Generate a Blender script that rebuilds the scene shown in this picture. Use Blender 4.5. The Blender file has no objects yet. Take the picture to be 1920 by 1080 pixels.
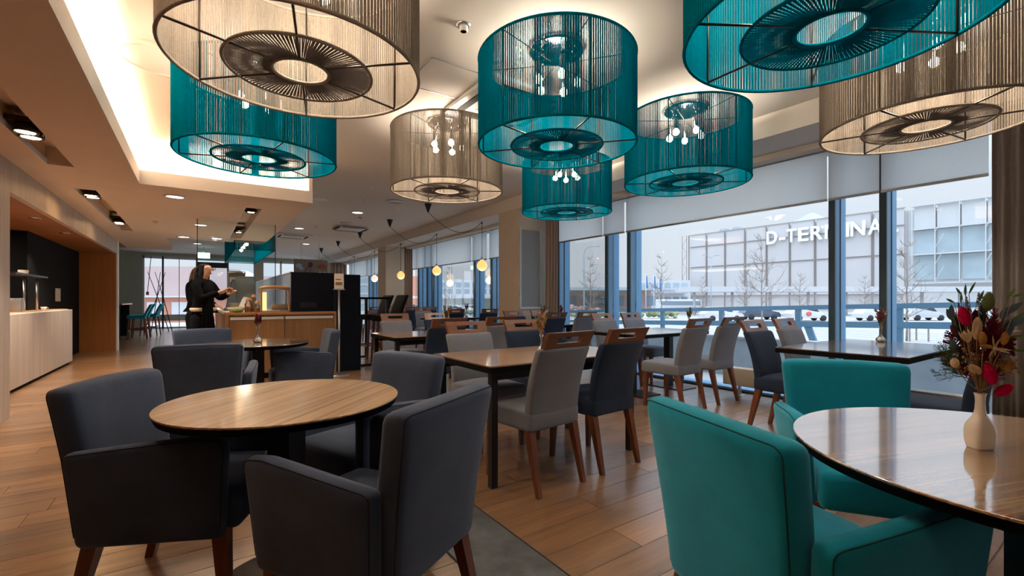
import bpy, math, random
from math import sin, cos, pi, radians as R, sqrt
from mathutils import Vector, Matrix, Euler
random.seed(7)
SC = bpy.context.scene
COL = SC.collection

# ------------------------------------------------------------------ camera, sky, exposure
YAW = R(34.67)
cd = bpy.data.cameras.new('camera'); cam = bpy.data.objects.new('camera', cd); COL.objects.link(cam)
cam.location = (0, 0, 1.15); cam.rotation_euler = (R(90), 0, -YAW)
cd.sensor_width = 36; cd.lens = 36*853/1920; cd.shift_y = 22/1920; cd.clip_start = .02; cd.clip_end = 600
SC.camera = cam
SC.view_settings.view_transform = 'Standard'; SC.view_settings.look = 'None'
SC.view_settings.exposure = 0.58; SC.view_settings.gamma = 1.0; SC.view_settings.use_curve_mapping = False
SKY = 1.0        # overcast sky
LAMP = 32.0      # one string drum pendant
W = bpy.data.worlds.new('sky'); SC.world = W; W.use_nodes = True
_n = W.node_tree; _n.nodes.clear()
_o = _n.nodes.new('ShaderNodeOutputWorld'); _b = _n.nodes.new('ShaderNodeBackground')
_t = _n.nodes.new('ShaderNodeTexCoord'); _s = _n.nodes.new('ShaderNodeSeparateXYZ')
_r = _n.nodes.new('ShaderNodeValToRGB')      # overcast sky: a little brighter towards the zenith
_r.color_ramp.elements[0].position = 0.0; _r.color_ramp.elements[0].color = (.555, .57, .615, 1)
_r.color_ramp.elements[1].position = 1.0; _r.color_ramp.elements[1].color = (2.15, 2.5, 3.05, 1)
_e = _r.color_ramp.elements.new(.2); _e.color = (.60, .62, .68, 1)
_n.links.new(_t.outputs['Generated'], _s.inputs[0]); _n.links.new(_s.outputs['Z'], _r.inputs[0])
_n.links.new(_r.outputs[0], _b.inputs['Color']); _b.inputs['Strength'].default_value = SKY
_n.links.new(_b.outputs[0], _o.inputs[0])

def light(name, kind, loc, energy, color=(1, .74, .46), size=.1, rot=None, sy=None, spot=None, blend=.5):
    d = bpy.data.lights.new(name, kind); d.energy = energy; d.color = color
    if kind == 'AREA':
        d.size = size
        if sy: d.shape = 'RECTANGLE'; d.size_y = sy
    else: d.shadow_soft_size = size
    if kind == 'SPOT': d.spot_size = spot or R(60); d.spot_blend = blend
    o = bpy.data.objects.new(name, d); COL.objects.link(o); o.location = loc
    if rot: o.rotation_euler = rot
    return o
WARM = (1, .83, .66)
# daylight enters by the three window bays (portals only guide the sampling of the sky)
for y0, y1 in ((-6.6, -.35), (.3, 6.6), (7.35, 13.6), (14.45, 21.5)):
    p = light('window_daylight', 'AREA', (5.75, (y0+y1)/2, 1.4), 1, (1, 1, 1), y1-y0, (0, R(90), 0), 2.7)
    p.data.size = 2.7; p.data.size_y = y1-y0; p.data.cycles.is_portal = True
p = light('window_daylight', 'AREA', (1.2, 22.95, 1.4), 1, (1, 1, 1), 6.2, (R(90), 0, 0), 2.7); p.data.cycles.is_portal = True
# cove strips hidden behind the lip of the raised ceiling
light('cove_strip_long', 'AREA', (-.62, 3.2, 2.72), 95, WARM, .06, (pi, R(-50), 0), 7.0)
light('cove_strip_end', 'AREA', (.35, 6.98, 2.72), 34, WARM, 1.8, (R(140), 0, 0), .06)

# ------------------------------------------------------------------ materials
M = {}
def nodes(name):
    m = bpy.data.materials.new(name); m.use_nodes = True
    nt = m.node_tree; b = nt.nodes['Principled BSDF']; M[name] = m
    return m, nt, b
def sets(b, **k):
    names = dict(rough='Roughness', metal='Metallic', spec='Specular IOR Level', sheen='Sheen Weight', coat='Coat Weight', trans='Transmission Weight', ior='IOR', alpha='Alpha', coatr='Coat Roughness')
    for a, v in k.items(): b.inputs[names[a]].default_value = v
def coords(nt, scale, rnd=True, rotz=0):
    tc = nt.nodes.new('ShaderNodeTexCoord'); mp = nt.nodes.new('ShaderNodeMapping')
    mp.inputs['Scale'].default_value = scale; mp.inputs['Rotation'].default_value = (0, 0, rotz)
    if rnd:
        oi = nt.nodes.new('ShaderNodeObjectInfo'); ml = nt.nodes.new('ShaderNodeMath'); ml.operation = 'MULTIPLY'; ml.inputs[1].default_value = 37
        ad = nt.nodes.new('ShaderNodeVectorMath'); ad.operation = 'ADD'
        nt.links.new(oi.outputs['Random'], ml.inputs[0]); nt.links.new(tc.outputs['Object'], ad.inputs[0]); nt.links.new(ml.outputs[0], ad.inputs[1])
        nt.links.new(ad.outputs[0], mp.inputs[0])
    else: nt.links.new(tc.outputs['Object'], mp.inputs[0])
    return mp
def noise(nt, mp, sc, det=4, rough=.6, dist=0):
    n = nt.nodes.new('ShaderNodeTexNoise'); n.inputs['Scale'].default_value = sc; n.inputs['Detail'].default_value = det
    n.inputs['Roughness'].default_value = rough; n.inputs['Distortion'].default_value = dist
    nt.links.new(mp.outputs[0], n.inputs['Vector']); return n
def ramp(nt, src, stops):
    r = nt.nodes.new('ShaderNodeValToRGB'); e = r.color_ramp.elements
    while len(e) < len(stops): e.new(.5)
    for i, (p, c) in enumerate(stops): e[i].position = p; e[i].color = (*c, 1)
    nt.links.new(src, r.inputs[0]); return r
def bump(nt, b, src, s, d=.01):
    bp = nt.nodes.new('ShaderNodeBump'); bp.inputs['Strength'].default_value = s; bp.inputs['Distance'].default_value = d
    nt.links.new(src, bp.inputs['Height']); nt.links.new(bp.outputs[0], b.inputs['Normal'])
def plain(name, c, rough=.5, var=.06, sc=6, bmp=0, bsc=200, **k):
    m, nt, b = nodes(name); sets(b, rough=rough, **k)
    mp = coords(nt, (1, 1, 1)); n = noise(nt, mp, sc)
    r = ramp(nt, n.outputs[0], [(.25, tuple(x*(1-var) for x in c)), (.75, tuple(min(1, x*(1+var)) for x in c))])
    nt.links.new(r.outputs[0], b.inputs['Base Color'])
    if bmp: bump(nt, b, noise(nt, mp, bsc, 2).outputs[0], bmp, .002)
    return m
def fabric(name, c, sheen=.5, var=.18):
    m, nt, b = nodes(name); sets(b, rough=.9, sheen=sheen, spec=.15); b.inputs['Sheen Roughness'].default_value = .45
    b.inputs['Sheen Tint'].default_value = (*[min(1, .25+x*2.2) for x in c], 1)
    mp = coords(nt, (1, 1, 1)); n = noise(nt, mp, 5, 6, .65, .4); f = noise(nt, mp, 420, 2)
    mx = nt.nodes.new('ShaderNodeMix'); mx.data_type = 'FLOAT'; mx.inputs[0].default_value = .3
    nt.links.new(n.outputs[0], mx.inputs[2]); nt.links.new(f.outputs[0], mx.inputs[3])
    r = ramp(nt, mx.outputs[0], [(.3, tuple(x*(1-var) for x in c)), (.7, tuple(x*(1+var) for x in c))])
    nt.links.new(r.outputs[0], b.inputs['Base Color']); bump(nt, b, f.outputs[0], .25, .0015)
    return m
def wood(name, dark, lite, axis='x', fine=60, rough=.45, rotz=0, coat=0, cont=(.32, .68), streak=1.2, rnd=True):
    m, nt, b = nodes(name); sets(b, rough=rough, coat=coat, coatr=.12)
    sc = {'x': (streak, fine/2, fine/2), 'y': (fine/2, streak, fine/2), 'z': (fine/2, fine/2, streak)}[axis]
    mp = coords(nt, sc, rnd, rotz); n = noise(nt, mp, 1.0, 5, .7, .3)
    mp2 = coords(nt, tuple(x/7 for x in sc), rnd, rotz); n2 = noise(nt, mp2, 1.0, 3, .5, .6)
    mx = nt.nodes.new('ShaderNodeMix'); mx.data_type = 'FLOAT'; mx.inputs[0].default_value = .45
    nt.links.new(n.outputs[0], mx.inputs[2]); nt.links.new(n2.outputs[0], mx.inputs[3])
    r = ramp(nt, mx.outputs[0], [(cont[0], dark), (cont[1], lite)])
    nt.links.new(r.outputs[0], b.inputs['Base Color']); bump(nt, b, n.outputs[0], .12, .002)
    return m
def varnish(name, w, r, ior):
    b = M[name].node_tree.nodes['Principled BSDF']; b.inputs['Coat Weight'].default_value = w; b.inputs['Coat Roughness'].default_value = r; b.inputs['Coat IOR'].default_value = ior
def emit(name, c, s):
    m, nt, b = nodes(name); b.inputs['Base Color'].default_value = (*c, 1); b.inputs['Emission Color'].default_value = (*c, 1); b.inputs['Emission Strength'].default_value = s
    return m
def glassy(name, tint=(1, 1, 1), refl=.5, rough=.0, haze=0, hazec=(.8, .85, .9)):
    m = bpy.data.materials.new(name); m.use_nodes = True; nt = m.node_tree; nt.nodes.clear(); M[name] = m
    o = nt.nodes.new('ShaderNodeOutputMaterial'); t = nt.nodes.new('ShaderNodeBsdfTransparent'); g = nt.nodes.new('ShaderNodeBsdfGlossy')
    mx = nt.nodes.new('ShaderNodeMixShader'); f = nt.nodes.new('ShaderNodeFresnel'); ml = nt.nodes.new('ShaderNodeMath'); ml.operation = 'MULTIPLY'
    t.inputs[0].default_value = (*tint, 1); g.inputs['Roughness'].default_value = rough; ml.inputs[1].default_value = refl; f.inputs[0].default_value = 1.45
    nt.links.new(f.outputs[0], ml.inputs[0]); nt.links.new(ml.outputs[0], mx.inputs[0]); nt.links.new(t.outputs[0], mx.inputs[1]); nt.links.new(g.outputs[0], mx.inputs[2])
    out = mx
    if haze:
        d = nt.nodes.new('ShaderNodeBsdfDiffuse'); d.inputs[0].default_value = (*hazec, 1); m2 = nt.nodes.new('ShaderNodeMixShader'); m2.inputs[0].default_value = haze
        nt.links.new(mx.outputs[0], m2.inputs[1]); nt.links.new(d.outputs[0], m2.inputs[2]); out = m2
    nt.links.new(out.outputs[0], o.inputs[0]); return m
def cloth(name, c, translucent=.4, see=0.0, sc=300):
    m = bpy.data.materials.new(name); m.use_nodes = True; nt = m.node_tree; nt.nodes.clear(); M[name] = m
    o = nt.nodes.new('ShaderNodeOutputMaterial'); d = nt.nodes.new('ShaderNodeBsdfDiffuse'); t = nt.nodes.new('ShaderNodeBsdfTranslucent')
    mp = coords(nt, (1, 1, 1)); n = noise(nt, mp, sc, 2); r = ramp(nt, n.outputs[0], [(.3, tuple(x*.88 for x in c)), (.7, tuple(min(1, x*1.1) for x in c))])
    nt.links.new(r.outputs[0], d.inputs[0]); nt.links.new(r.outputs[0], t.inputs[0])
    mx = nt.nodes.new('ShaderNodeMixShader'); mx.inputs[0].default_value = translucent
    nt.links.new(d.outputs[0], mx.inputs[1]); nt.links.new(t.outputs[0], mx.inputs[2]); out = mx
    if see:
        tr = nt.nodes.new('ShaderNodeBsdfTransparent'); m2 = nt.nodes.new('ShaderNodeMixShader'); m2.inputs[0].default_value = see
        nt.links.new(mx.outputs[0], m2.inputs[1]); nt.links.new(tr.outputs[0], m2.inputs[2]); out = m2
    nt.links.new(out.outputs[0], o.inputs[0]); return m

plain('ceiling', (.66, .62, .57), .85, .02, 2)
plain('soffit', (.74, .61, .49), .85, .03, 3)
plain('wall_paint', (.60, .56, .50), .85, .03, 2)
plain('pillar_paint', (.56, .49, .40), .85, .03, 3)
plain('grey_panel', (.26, .27, .28), .6, .04, 3)
plain('pale_frame', (.55, .60, .66), .5)
plain('green_wall', (.42, .46, .38), .9, .05)
plain('black_laminate', (.005, .005, .006), .8, spec=.1)
plain('black_panel', (.005, .007, .014), .7, spec=.15)
plain('black_metal', (.012, .012, .014), .4, metal=.3)
plain('table_steel', (.02, .022, .026), .38, metal=.2)
plain('anthracite', (.05, .10, .15), .4, metal=.2)
plain('post_blue_skylit', (.17, .36, .58), .45, metal=.1)  # blue grey posts, skylight on their side faces put into the colour
plain('post_dark', (.02, .055, .085), .4)
plain('steel', (.55, .56, .58), .3, metal=1)
plain('chrome', (.8, .8, .8), .12, metal=1)
plain('dark_bronze', (.05, .035, .025), .4, metal=.6)
plain('white_plastic', (.75, .75, .73), .5)
plain('cream_plastic', (.62, .55, .40), .5)
plain('white_ceramic', (.78, .72, .64), .12, .02, coat=.6)
plain('paper', (.85, .84, .82), .8)
plain('dark_slot', (.015, .013, .012), .8)
plain('stone_strip', (.085, .09, .098), .55, .6, 7, .3, 60)
plain('curtain', (.20, .17, .155), .9, .1, 30, .3, 300)
plain('curtain_brown', (.30, .22, .17), .9, .1, 30)
plain('concrete', (.36, .42, .48), .8, .12, 3)
plain('asphalt', (.46, .42, .395), .9, .06, .3)
plain('paving', (.48, .46, .445), .9, .06, .5)
plain('verge', (.32, .36, .20), .95, .25, .8)
plain('dry_grass', (.46, .35, .25), .95, .25, 2)
plain('hedge_red', (.40, .26, .24), .95, .3, 1)
plain('rail_paint', (.14, .27, .38), .45)
plain('facade', (.62, .59, .585), .8, .03, .05)  # outdoor haze and glare lightened into the facade, canopy and far colours
plain('facade_line', (.38, .33, .31), .8)
plain('facade_white', (.66, .66, .66), .7)
plain('facade_glass', (.45, .54, .58), .15, .25, .12)
plain('letter_white', (.96, .96, .97), .6)
plain('canopy_white', (.62, .62, .64), .6)
plain('far_white', (.68, .68, .70), .8)
plain('far_grey', (.42, .47, .52), .8)
plain('far_window', (.25, .32, .40), .3)
plain('far_orange', (.62, .27, .19), .8, .05, .4)
plain('far_pink', (.60, .44, .42), .8, .05, .4)
plain('far_red', (.75, .15, .14), .7)
plain('car_white', (.66, .67, .69), .25, coat=.5)
plain('car_silver', (.55, .57, .60), .25, coat=.5)
plain('car_dark', (.06, .08, .12), .25, coat=.5)
plain('car_glass', (.05, .07, .09), .08)
plain('tyre', (.03, .03, .03), .8)
plain('bark', (.30, .25, .22), .9, .2, 5)
plain('flag_blue', (.05, .16, .42), .7)
fabric('fabric_charcoal', (.048, .065, .108), .7, .28)
fabric('fabric_brown_grey', (.05, .045, .045), .3)
fabric('fabric_grey', (.17, .18, .215), .35, .1)
fabric('fabric_navy', (.018, .030, .058), .4)
fabric('fabric_teal', (.004, .235, .345), .75, .2)
fabric('fabric_black', (.018, .016, .015), .25)
plain('seam_teal', (.0, .06, .07), .9)
plain('seam_dark', (.012, .013, .016), .9)
wood('leg_wood', (.09, .025, .010), (.24, .075, .028), 'z', 60, .4, streak=5)
wood('handle_wood', (.10, .032, .012), (.25, .09, .035), 'x', 50, .38, coat=.2)
wood('zebrano', (.15, .075, .03), (.66, .44, .24), 'x', 160, .30, coat=.25, cont=(.36, .60), streak=1)
wood('zebrano_straight', (.13, .065, .03), (.52, .33, .17), 'x', 160, .22, coat=.5, cont=(.36, .60), streak=1)
wood('oak_top', (.26, .14, .065), (.44, .26, .13), 'x', 90, .28, coat=.3)
wood('dark_top', (.10, .06, .035), (.24, .15, .09), 'x', 120, .22, coat=.5)
wood('oak_panel', (.20, .10, .038), (.38, .20, .08), 'z', 60, .5)
wood('oak_ceiling', (.22, .075, .018), (.34, .13, .035), 'x', 50, .55)
wood('orange_lit_oak', (.30, .10, .02), (.46, .18, .04), 'z', 60, .5)  # oak with the warm orange light put into the colour
wood('pale_panel', (.36, .29, .235), (.54, .46, .39), 'z', 60, .5)
wood('counter_wood', (.34, .17, .06), (.56, .30, .12), 'x', 60, .4)
wood('floor_wood', (.085, .040, .018), (.42, .225, .10), 'x', 30, .34, streak=1.1, cont=(.30, .70))
varnish('zebrano', .8, .12, 1.5); varnish('zebrano_straight', 1, .07, 3.0); varnish('dark_top', 1, .08, 3.0); varnish('oak_top', 1, .12, 1.7); varnish('floor_wood', .7, .22, 1.9)
# boards differ in tone
_m = M['floor_wood']; _nt = _m.node_tree; _b = _nt.nodes['Principled BSDF']; _l = _b.inputs['Base Color'].links[0]; _src = _l.from_socket
_hs = _nt.nodes.new('ShaderNodeHueSaturation'); _oi = _nt.nodes.new('ShaderNodeObjectInfo'); _mr = _nt.nodes.new('ShaderNodeMapRange')
_mr.inputs['To Min'].default_value = .82; _mr.inputs['To Max'].default_value = 1.2
_nt.links.new(_oi.outputs['Random'], _mr.inputs[0]); _nt.links.new(_mr.outputs[0], _hs.inputs['Value']); _nt.links.new(_src, _hs.inputs['Color']); _nt.links.new(_hs.outputs[0], _b.inputs['Base Color'])
# the far boards: same wood, joints only in the material
def far_floor():
    m, nt, b = nodes('floor_far'); sets(b, rough=.34)
    mp = coords(nt, (1.1, 13, 13), False); n = noise(nt, mp, 1, 5, .7, .3); r = ramp(nt, n.outputs[0], [(.28, (.10, .048, .022)), (.72, (.42, .225, .10))])
    tc = nt.nodes.new('ShaderNodeTexCoord'); br = nt.nodes.new('ShaderNodeTexBrick'); br.inputs['Scale'].default_value = 1; br.inputs['Brick Width'].default_value = 1.3; br.inputs['Row Height'].default_value = .19
    br.inputs['Mortar Size'].default_value = .002; br.inputs['Color1'].default_value = (.85, .85, .85, 1); br.inputs['Color2'].default_value = (1.15, 1.15, 1.15, 1); br.inputs['Mortar'].default_value = (.3, .3, .3, 1)
    nt.links.new(tc.outputs['Object'], br.inputs['Vector'])
    mx = nt.nodes.new('ShaderNodeMix'); mx.data_type = 'RGBA'; mx.blend_type = 'MULTIPLY'; mx.inputs[0].default_value = 1
    nt.links.new(r.outputs[0], mx.inputs[6]); nt.links.new(br.outputs[0], mx.inputs[7]); nt.links.new(mx.outputs[2], b.inputs['Base Color'])
far_floor(); varnish('floor_far', .7, .22, 1.8)
glassy('glass', (.93, .97, .98), .5)
glassy('frosted', (.55, .60, .66), .5, .25, .45, (.35, .42, .50))
glassy('clear_glass', (.93, .96, .98), 1.6, .02, .06)
glassy('jar_glass', (.85, .78, .70), 1.2, .05, .12, (.6, .4, .25))
cloth('blind', (.84, .85, .86), .74, .17)
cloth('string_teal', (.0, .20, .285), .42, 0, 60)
cloth('disc_teal', (.0, .11, .18), .12, 0, 60); cloth('disc_beige', (.13, .11, .10), .12, 0, 60)  # string colours darkened: shade of the unlit undersides put into the colour
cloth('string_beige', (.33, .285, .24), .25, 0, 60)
cloth('globe', (1, .85, .6), .5)
cloth('leaf_green', (.12, .20, .06), .3, 0, 40)
cloth('leaf_grey', (.10, .13, .14), .3, 0, 40)
cloth('tail_red', (.62, .01, .08), .3, 0, 200)
cloth('tail_tan', (.50, .26, .08), .3, 0, 200)
cloth('tail_cream', (.72, .55, .34), .3, 0, 200)
cloth('tail_green', (.18, .22, .08), .3, 0, 200)
cloth('plume_red', (.24, .03, .06), .3, 0, 200)
cloth('petal_pink', (.60, .20, .28), .3, 0, 100)
plain('stem_dry', (.32, .20, .09), .8)
plain('bud_brown', (.30, .14, .04), .8)
emit('bulb', (1, .84, .60), 24)
emit('lamp_face', (1, .86, .66), 9)
emit('down_face', (1, .95, .88), 4)
emit('globe_glow', (1, .60, .20), .72)
emit('globe_glow_pale', (1, .80, .66), .6)
emit('exit_green', (.65, 1, .80), 1.3)
emit('warm_glow', (1, .62, .25), 1.2)
plain('skin', (.58, .30, .18), .55)
plain('hair_black', (.006, .005, .005), .6, .3, 40, spec=.25)
plain('hair_brown', (.14, .085, .05), .5, .3, 40)
plain('sweater_black', (.004, .004, .005), .95, .2, 60, spec=.1)
plain('trousers_black', (.004, .004, .006), .9, spec=.1)
plain('shirt_cream', (.62, .52, .40), .8)
plain('bread', (.50, .26, .09), .7, .2, 30)
plain('greens', (.16, .22, .04), .7, .3, 30)
plain('poster_ground', (.20, .20, .17), .6, .15, 20)
plain('poster_blue', (.30, .50, .70), .6)
plain('poster_plum', (.10, .03, .08), .6)
plain('poster_red', (.30, .06, .05), .6)
plain('register', (.06, .07, .08), .5)
plain('metal_grey', (.30, .31, .32), .35, metal=.7)

# ------------------------------------------------------------------ mesh building
class MB:
    def __init__(s): s.v = []; s.f = []; s.sm = []
    def add(s, vs, fs, smooth=False):
        o = len(s.v); s.v += [tuple(p) for p in vs]; s.f += [tuple(i+o for i in f) for f in fs]; s.sm += [smooth]*len(fs); return s
    def box(s, a, b):
        (x0, y0, z0), (x1, y1, z1) = a, b
        vs = [(x, y, z) for z in (z0, z1) for y in (y0, y1) for x in (x0, x1)]
        return s.add(vs, [(0, 2, 3, 1), (4, 5, 7, 6), (0, 1, 5, 4), (2, 6, 7, 3), (0, 4, 6, 2), (1, 3, 7, 5)])
    def hexa(s, bot, top):
        return s.add(list(bot)+list(top), [(3, 2, 1, 0), (4, 5, 6, 7), (0, 1, 5, 4), (1, 2, 6, 5), (2, 3, 7, 6), (3, 0, 4, 7)])
    def leg(s, p0, p1, w0, w1, d0=None, d1=None):   # tapered square leg, p0 top, p1 foot
        d0 = d0 or w0; d1 = d1 or w1
        def q(p, w, d): return [(p[0]-w/2, p[1]-d/2, p[2]), (p[0]+w/2, p[1]-d/2, p[2]), (p[0]+w/2, p[1]+d/2, p[2]), (p[0]-w/2, p[1]+d/2, p[2])]
        return s.hexa(q(p1, w1, d1), q(p0, w0, d0))
    def rbox(s, c, size, r, n=(6, 6, 6), deform=None):
        L = []
        for k in range(3):
            h = size[k]/2; rr = min(r, h*.98)
            t = [-h, -h+rr*.12, -h+rr*.42, -h+rr] + [-h+rr+(2*h-2*rr)*i/n[k] for i in range(1, n[k])] + [h-rr, h-rr*.42, h-rr*.12, h]
            L.append(t)
        idx = {}; vs = []; fs = []; hs = [x/2 for x in size]; rr = min(r, min(hs)*.98)
        def vid(i, j, k):
            key = (i, j, k)
            if key not in idx:
                p = Vector((L[0][i], L[1][j], L[2][k])); q = Vector([max(-(h-rr), min(h-rr, a)) for a, h in zip(p, hs)])
                d = p-q
                if d.length > 1e-9: p = q+d.normalized()*rr
                p = p+Vector(c)
                if deform: p = Vector(deform(*p))
                idx[key] = len(vs); vs.append(tuple(p))
            return idx[key]
        N = [len(t)-1 for t in L]
        for ax in range(3):
            a, b = [(1, 2), (2, 0), (0, 1)][ax]
            for side in (0, N[ax]):
                for i in range(N[a]):
                    for j in range(N[b]):
                        def P(u, w):
                            t = [0, 0, 0]; t[ax] = side; t[a] = u; t[b] = w; return vid(*t)
                        q = (P(i, j), P(i+1, j), P(i+1, j+1), P(i, j+1))
                        fs.append(q if side else q[::-1])
        return s.add(vs, fs, True)
    def tube(s, pts, r, n=6, cap=True, closed=False):
        pts = [Vector(p) for p in pts]; N = len(pts); rs = r if isinstance(r, (list, tuple)) else [r]*N
        vs = []; fs = []; prev = None
        for i, p in enumerate(pts):
            if closed: t = pts[(i+1) % N]-pts[i-1]
            else: t = pts[min(i+1, N-1)]-pts[max(i-1, 0)]
            t = t.normalized() if t.length > 1e-9 else Vector((0, 0, 1))
            if prev is None: a = Vector((0, 0, 1)) if abs(t.z) < .9 else Vector((1, 0, 0)); u = t.cross(a).normalized()
            else: u = (prev-t*prev.dot(t)); u = u.normalized() if u.length > 1e-6 else t.orthogonal().normalized()
            prev = u; w = t.cross(u)
            for k in range(n):
                an = 2*pi*k/n; vs.append(p+(u*cos(an)+w*sin(an))*rs[i])
        for i in range(N if closed else N-1):
            j = (i+1) % N
            for k in range(n): fs.append((i*n+k, i*n+(k+1) % n, j*n+(k+1) % n, j*n+k))
        if cap and not closed: fs.append(tuple(range(n))[::-1]); fs.append(tuple((N-1)*n+k for k in range(n)))
        return s.add(vs, fs, n > 4)
    def lathe(s, prof, c=(0, 0, 0), n=24, capb=True, capt=True, sx=1, sy=1):
        vs = []; fs = []
        for r, z in prof:
            for k in range(n): a = 2*pi*k/n; vs.append((c[0]+r*sx*cos(a), c[1]+r*sy*sin(a), c[2]+z))
        for i in range(len(prof)-1):
            for k in range(n): fs.append((i*n+k, i*n+(k+1) % n, (i+1)*n+(k+1) % n, (i+1)*n+k))
        s.add(vs, fs, True)
        if capb: s.add(vs[:n], [tuple(range(n))[::-1]])
        if capt: s.add(vs[-n:], [tuple(range(n))])
        return s
    def ball(s, c, r, n=10, m=7, sc=(1, 1, 1), rot=None):
        prof = []; vs = []; fs = []
        for i in range(m+1):
            t = pi*i/m
            for k in range(n):
                a = 2*pi*k/n; p = Vector((sin(t)*cos(a)*sc[0], sin(t)*sin(a)*sc[1], -cos(t)*sc[2]))*r
                if rot: p = rot @ p
                vs.append(p+Vector(c))
        for i in range(m):
            for k in range(n): fs.append((i*n+k, i*n+(k+1) % n, (i+1)*n+(k+1) % n, (i+1)*n+k))
        return s.add(vs, fs, True)
    def prism(s, pts, z0, z1):
        n = len(pts); return s.add([(x, y, z0) for x, y in pts]+[(x, y, z1) for x, y in pts], [tuple(range(n))[::-1], tuple(range(n, 2*n))]+[(i, (i+1) % n, n+(i+1) % n, n+i) for i in range(n)])
    def mesh(s, name, m):
        me = bpy.data.meshes.new(name); me.from_pydata(s.v, [], s.f); me.polygons.foreach_set('use_smooth', s.sm)
        me.materials.append(M[m]); me.update(); return me
    def build(s, name, m, parent=None, loc=None, rot=None):
        return link(name, s.mesh(name, m), parent, loc, rot)
def link(name, me, parent=None, loc=None, rot=None):
    o = bpy.data.objects.new(name, me); COL.objects.link(o); o.parent = parent
    if loc: o.location = loc
    if rot: o.rotation_euler = rot
    return o
def tag(o, label=None, cat=None, group=None, kind=None):
    if label: o['label'] = label
    if cat: o['category'] = cat
    if group: o['group'] = group
    if kind: o['kind'] = kind
    return o
def thing(name, label, cat, loc=(0, 0, 0), rz=0, group=None):
    o = bpy.data.objects.new(name, None); COL.objects.link(o); o.location = loc; o.rotation_euler = (0, 0, rz); o.empty_display_size = .1
    return tag(o, label, cat, group)
def dup(root, loc, rz, label=None, group=None):
    r = root.copy(); COL.objects.link(r); r.location = loc; r.rotation_euler = (0, 0, rz)
    if label: r['label'] = label
    if group: r['group'] = group
    for ch in list(root.children):
        c = ch.copy(); COL.objects.link(c); c.parent = r
        for g in list(ch.children):
            d = g.copy(); COL.objects.link(d); d.parent = c
    return r
def struct(name, mb, m, parent=None, label=None):
    o = mb.build(name, m, parent)
    if parent is None: o['kind'] = 'structure'
    if label: o['label'] = label
    return o
B = lambda a, b: MB().box(a, b)

# ------------------------------------------------------------------ room shell
XL, XW, YF, YB = -2.9, 5.6, 23.0, -7.0
HC, HS, HW = 3.03, 2.50, 2.80    # main ceiling, lowered soffit on the left, bulkhead by the windows
rows = []; y = .45; cnt = 0
while True:
    segs = []
    for a, b_ in ((-.262*y-.35, .935), (1.275, min(5.55, 7.2*y+.2))):
        off = random.random()*1.3; x = a-off if a < .9 else a
        if a < .9: x = max(x, a-1.3)
        first = True
        while x < b_-1e-3:
            L = 1.3 if not (first and a > 1) else .35+off*.7
            x1 = min(x+L, b_); segs.append((x, x1)); x = x1; first = False
    if cnt+len(segs) > 300: break
    cnt += len(segs); rows.append((y, segs)); y += .19
YP = y
fl = struct('floor', MB().box((XL-2, YB, -.2), (XW+.25, YP, -.010)), 'floor_wood')
struct('far_planking', MB().box((XL-2, YP, -.2), (XW+.25, YF+.2, 0)), 'floor_far', fl)
mcache = {}
for yy, segs in rows:
    for x0, x1 in segs:
        L = round(x1-x0, 2); g = .0012
        if L not in mcache:
            a, b_ = x0-x1, 0
            h = L/2-g; k = .0006
            mcache[L] = MB().hexa([(-h, -.095+g, -.01), (h, -.095+g, -.01), (h, .095-g, -.01), (-h, .095-g, -.01)], [(-h, -.095+g, -.0012), (h, -.095+g, -.0012), (h, .095-g, -.0012), (-h, .095-g, -.0012)]).hexa([(-h, -.095+g, -.0012), (h, -.095+g, -.0012), (h, .095-g, -.0012), (-h, .095-g, -.0012)], [(-h+k, -.095+g+k, 0), (h-k, -.095+g+k, 0), (h-k, .095-g-k, 0), (-h+k, .095-g-k, 0)]).mesh('plank', 'floor_wood')
        link('plank', mcache[L], fl, ((x0+x1)/2, yy+.095, 0))
st = struct('stone_strip', B((.94, .3, -.01), (1.27, 7.3, .0015)), 'stone_strip', fl, 'dark grey stone strip set between the wooden boards')
tr = MB(); tr.box((.933, .3, -.01), (.94, 7.3, .003)); tr.box((1.27, .3, -.01), (1.277, 7.3, .003)); struct('strip_edging', tr, 'seam_dark', fl)

# ceiling: high part, lowered soffit with slots, bulkhead at the windows
struct('ceiling', B((XL-2, YB, HC), (XW+.25, YF+.2, HC+.2)), 'ceiling')
def slab_with_slots(x0, x1, y0, y1, z0, z1, holes):   # holes share one x range each
    mb = MB(); xs = sorted({x0, x1, *[h[0] for h in holes], *[h[1] for h in holes]})
    for a, b_ in zip(xs, xs[1:]):
        hs = sorted([(h[2], h[3]) for h in holes if h[0] <= a and h[1] >= b_]); yy = y0
        for p, q in hs:
            mb.box((a, yy, z0), (b_, p, z1)); yy = q
        mb.box((a, yy, z0), (b_, y1, z1))
    return mb
S1 = [(-1.24, -1.03, 3.9, 6.35), (-1.24, -1.03, 7.55, 11.6)]
S2 = [(.57, .79, 7.7, 11.7)]
sm = MB()
for pb in (slab_with_slots(-1.5, -.56, YB, 15.4, HS, HS+.06, S1), slab_with_slots(-.56, 1.32, 6.82, 12.5, HS, HS+.06, S2)): sm.add(pb.v, pb.f)
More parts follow.
